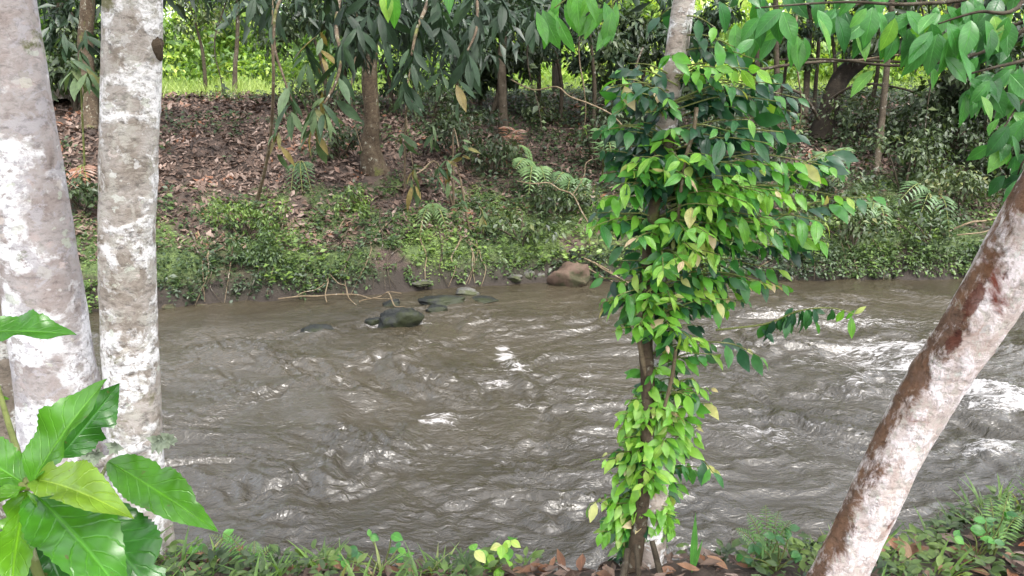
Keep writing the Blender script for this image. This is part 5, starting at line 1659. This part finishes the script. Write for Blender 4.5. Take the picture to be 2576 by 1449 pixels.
DL = []
for w, dr, f in ((0.42, -0.25, 0.35), (0.5, -0.15, 0.25), (0.36, -0.4, 0.3), (0.46, 0.2, 0.3)):
    q = leaf_grid(7, w, f, dr, 0.48, 1.2)
    DL.append(raw_mesh('dead_leaf', q[0], q[1], M['litter_obj'], uv=q[2]))
FALL = [(450, 1425), (520, 1440), (570, 1430), (615, 1442), (740, 1446), (800, 1448), (860, 1440), (905, 1432), (950, 1445), (1000, 1440), (1040, 1420), (1065, 1400), (1290, 1425), (1330, 1432), (1385, 1430), (1420, 1440), (1460, 1445), (1310, 1445), (1360, 1448), (1500, 1448), (1700, 1446), (1760, 1442), (1830, 1440), (1890, 1435), (1950, 1440),
        (2230, 1330), (2262, 1345), (2290, 1352), (2330, 1390), (2375, 1400), (2290, 1420), (2420, 1420), (2470, 1400), (2520, 1410), (2560, 1380), (2350, 1440), (2440, 1445), (2540, 1445), (2250, 1440), (2490, 1350), (2215, 1400), (2400, 1340)]


def near_ground(px, py):
    """where the line of sight meets the near bank"""
    Ys = np.arange(1.5, 4.2, 0.01)
    q1 = np.array(P(px, py, 1.0)) - np.array([0, 0, CAM_H])
    gz = terrain(q1[0] * Ys, Ys)
    hit = np.nonzero(CAM_H + q1[2] * Ys <= gz)[0]
    if len(hit):
        Y = float(Ys[hit[0]])
        return Vector((q1[0] * Y, Y, float(gz[hit[0]])))
    p = P(px, py, 3.0)
    return Vector((p.x, 3.0, tz(p.x, 3.0)))


for i, (px, py) in enumerate(FALL):
    p = near_ground(px, py)
    d = unit(np.array([random.gauss(0, 1), random.gauss(0, .6), random.uniform(-.05, .25)]))
    m = frames(np.array([d]), np.array([[random.gauss(0, .35), -0.3, 1.0]]))[0]
    o = link('fallen_leaf', random.choice(DL))
    o.matrix_basis = Matrix.Translation(p + Vector((0, 0, 0.012))) @ Matrix(m.tolist()).to_4x4() @ Matrix.Scale(random.uniform(0.055, 0.115), 4)
    o.color = (random.uniform(0.25, 1.0), 0, 0, 1)
    if px < 1200:
        tag(o, 'curled brown dead leaf among the grass on the near bank left of the vine tree', 'leaf', 'dead leaves on the near bank left of the vine tree')
    elif px < 2100:
        tag(o, 'dark red brown dead leaf near the foot of the vine tree', 'leaf', 'dead leaves around the foot of the vine tree')
    else:
        tag(o, 'tan dead leaf on the near bank beside the leaning red tree', 'leaf', 'dead leaves beside the leaning red tree')

PL = []
for w, dr in ((0.62, 0.2), (0.7, 0.3), (0.55, 0.1)):
    q = leaf_grid(6, w, 0.1, dr, 0.45, 1.6)
    PL.append(raw_mesh('herb_leaf', q[0], q[1], M['vine_leaf'], uv=q[2]))


def herb(label, px, py, spots, ln, t0, name='herb'):
    b = near_ground(px, py)
    root = empty(name, b, label, 'plant')
    lv = []
    for sx, sy in spots:
        e = P(sx, sy, b.y - random.uniform(-0.05, 0.06))
        V, F = tube([b, (b + e) / 2 + Vector((0.01, -0.01, 0.02)), e], [0.004, 0.003, 0.002], 5, 4)
        build('stem', V, F, M['green_twig'], root)
        for k in range(3):
            an = random.uniform(0, 6.28)
            lv.append((np.array(e), unit(np.array([math.cos(an), math.sin(an) * .6 - .3, random.uniform(-.6, .3)])), unit(np.array([random.gauss(0, .3), -0.6, 0.7])), ln * random.uniform(.7, 1.2), min(1, max(0, t0 + random.gauss(0, .1)))))
    leaf_objects(root, PL, lv)


herb('low yellow green herb at the bottom edge left of the vine tree', 1240, 1440, [(1195, 1385), (1230, 1395), (1262, 1372), (1280, 1410), (1215, 1425), (1250, 1430), (1285, 1360)], 0.055, .78)
herb('small green herb on the near bank in front of the big leaved plant', 540, 1420, [(500, 1375), (560, 1350), (540, 1390), (590, 1400), (640, 1400)], 0.045, .55)
herb('green herb on the near bank halfway between plant and vine tree', 960, 1425, [(930, 1350), (985, 1345), (1000, 1380), (900, 1385), (1020, 1400), (860, 1410)], 0.045, .48)
herb('leafy herb on the near bank right of the leaning trunk', 2450, 1420, [(2400, 1350), (2440, 1330), (2480, 1310), (2500, 1360), (2530, 1290)], 0.05, .52)
herb('leafy herb just left of the leaning trunk foot', 1950, 1440, [(1900, 1370), (1950, 1350), (1985, 1330), (2010, 1390), (1870, 1400)], 0.045, .4)


def near_fern(label, px, py, tips, ll, t):
    b = near_ground(px, py)
    root = empty('fern', b, label, 'fern')
    for tx_, ty2, dy in tips:
        e = np.array(P(tx_, ty2, b.y + dy))
        b_ = np.array(b)
        mid = (b_ + e) / 2 + np.array([0, 0, 0.18 * np.linalg.norm(e - b_)])
        ac = Acc()
        frond(ac, [b_, mid, e], ll, t)
        f = ac.build('frond', M['fern_near'], root)
        f['kind'] = 'stuff'
        V, F = tube([b_, mid, e], [0.003, 0.002, 0.001], 5, 6)
        build('stalk', V, F, M['green_twig'], f)


near_fern('soft green fern on the near bank left of the leaning trunk', 1930, 1430, [(1880, 1290, .05), (1925, 1270, .1), (1960, 1285, .05), (1990, 1310, 0), (1850, 1330, 0), (1900, 1350, -.1)], .045, .5)
near_fern('grassy fern at the lower right corner', 2500, 1400, [(2490, 1250, .1), (2540, 1235, .1), (2570, 1290, .05), (2450, 1290, .05), (2520, 1310, -.05)], .05, .6)
near_fern('pale fern beside the left bank grass', 640, 1440, [(560, 1340, .05), (530, 1345, .05), (700, 1370, .05), (640, 1360, .05)], .04, .6)
# one upright sword leaf right of the vine tree
b = near_ground(1740, 1445)
sp = empty('sword_leaf_plant', b, 'two narrow upright leaves just right of the vine tree foot', 'plant')
lv2 = [(np.array(b), unit(np.array([dx, dy, 1.0])), unit(np.array([-dx, -1.0, .2])), l_, .75) for dx, dy, l_ in ((0.03, 0.02, .24), (0.25, 0.0, .14))]
q = leaf_grid(8, 0.11, 0.25, 0.1, 0.4, 1.0)
leaf_objects(sp, [raw_mesh('sword_leaf', q[0], q[1], M['broad_leaf'], uv=q[2])], lv2)
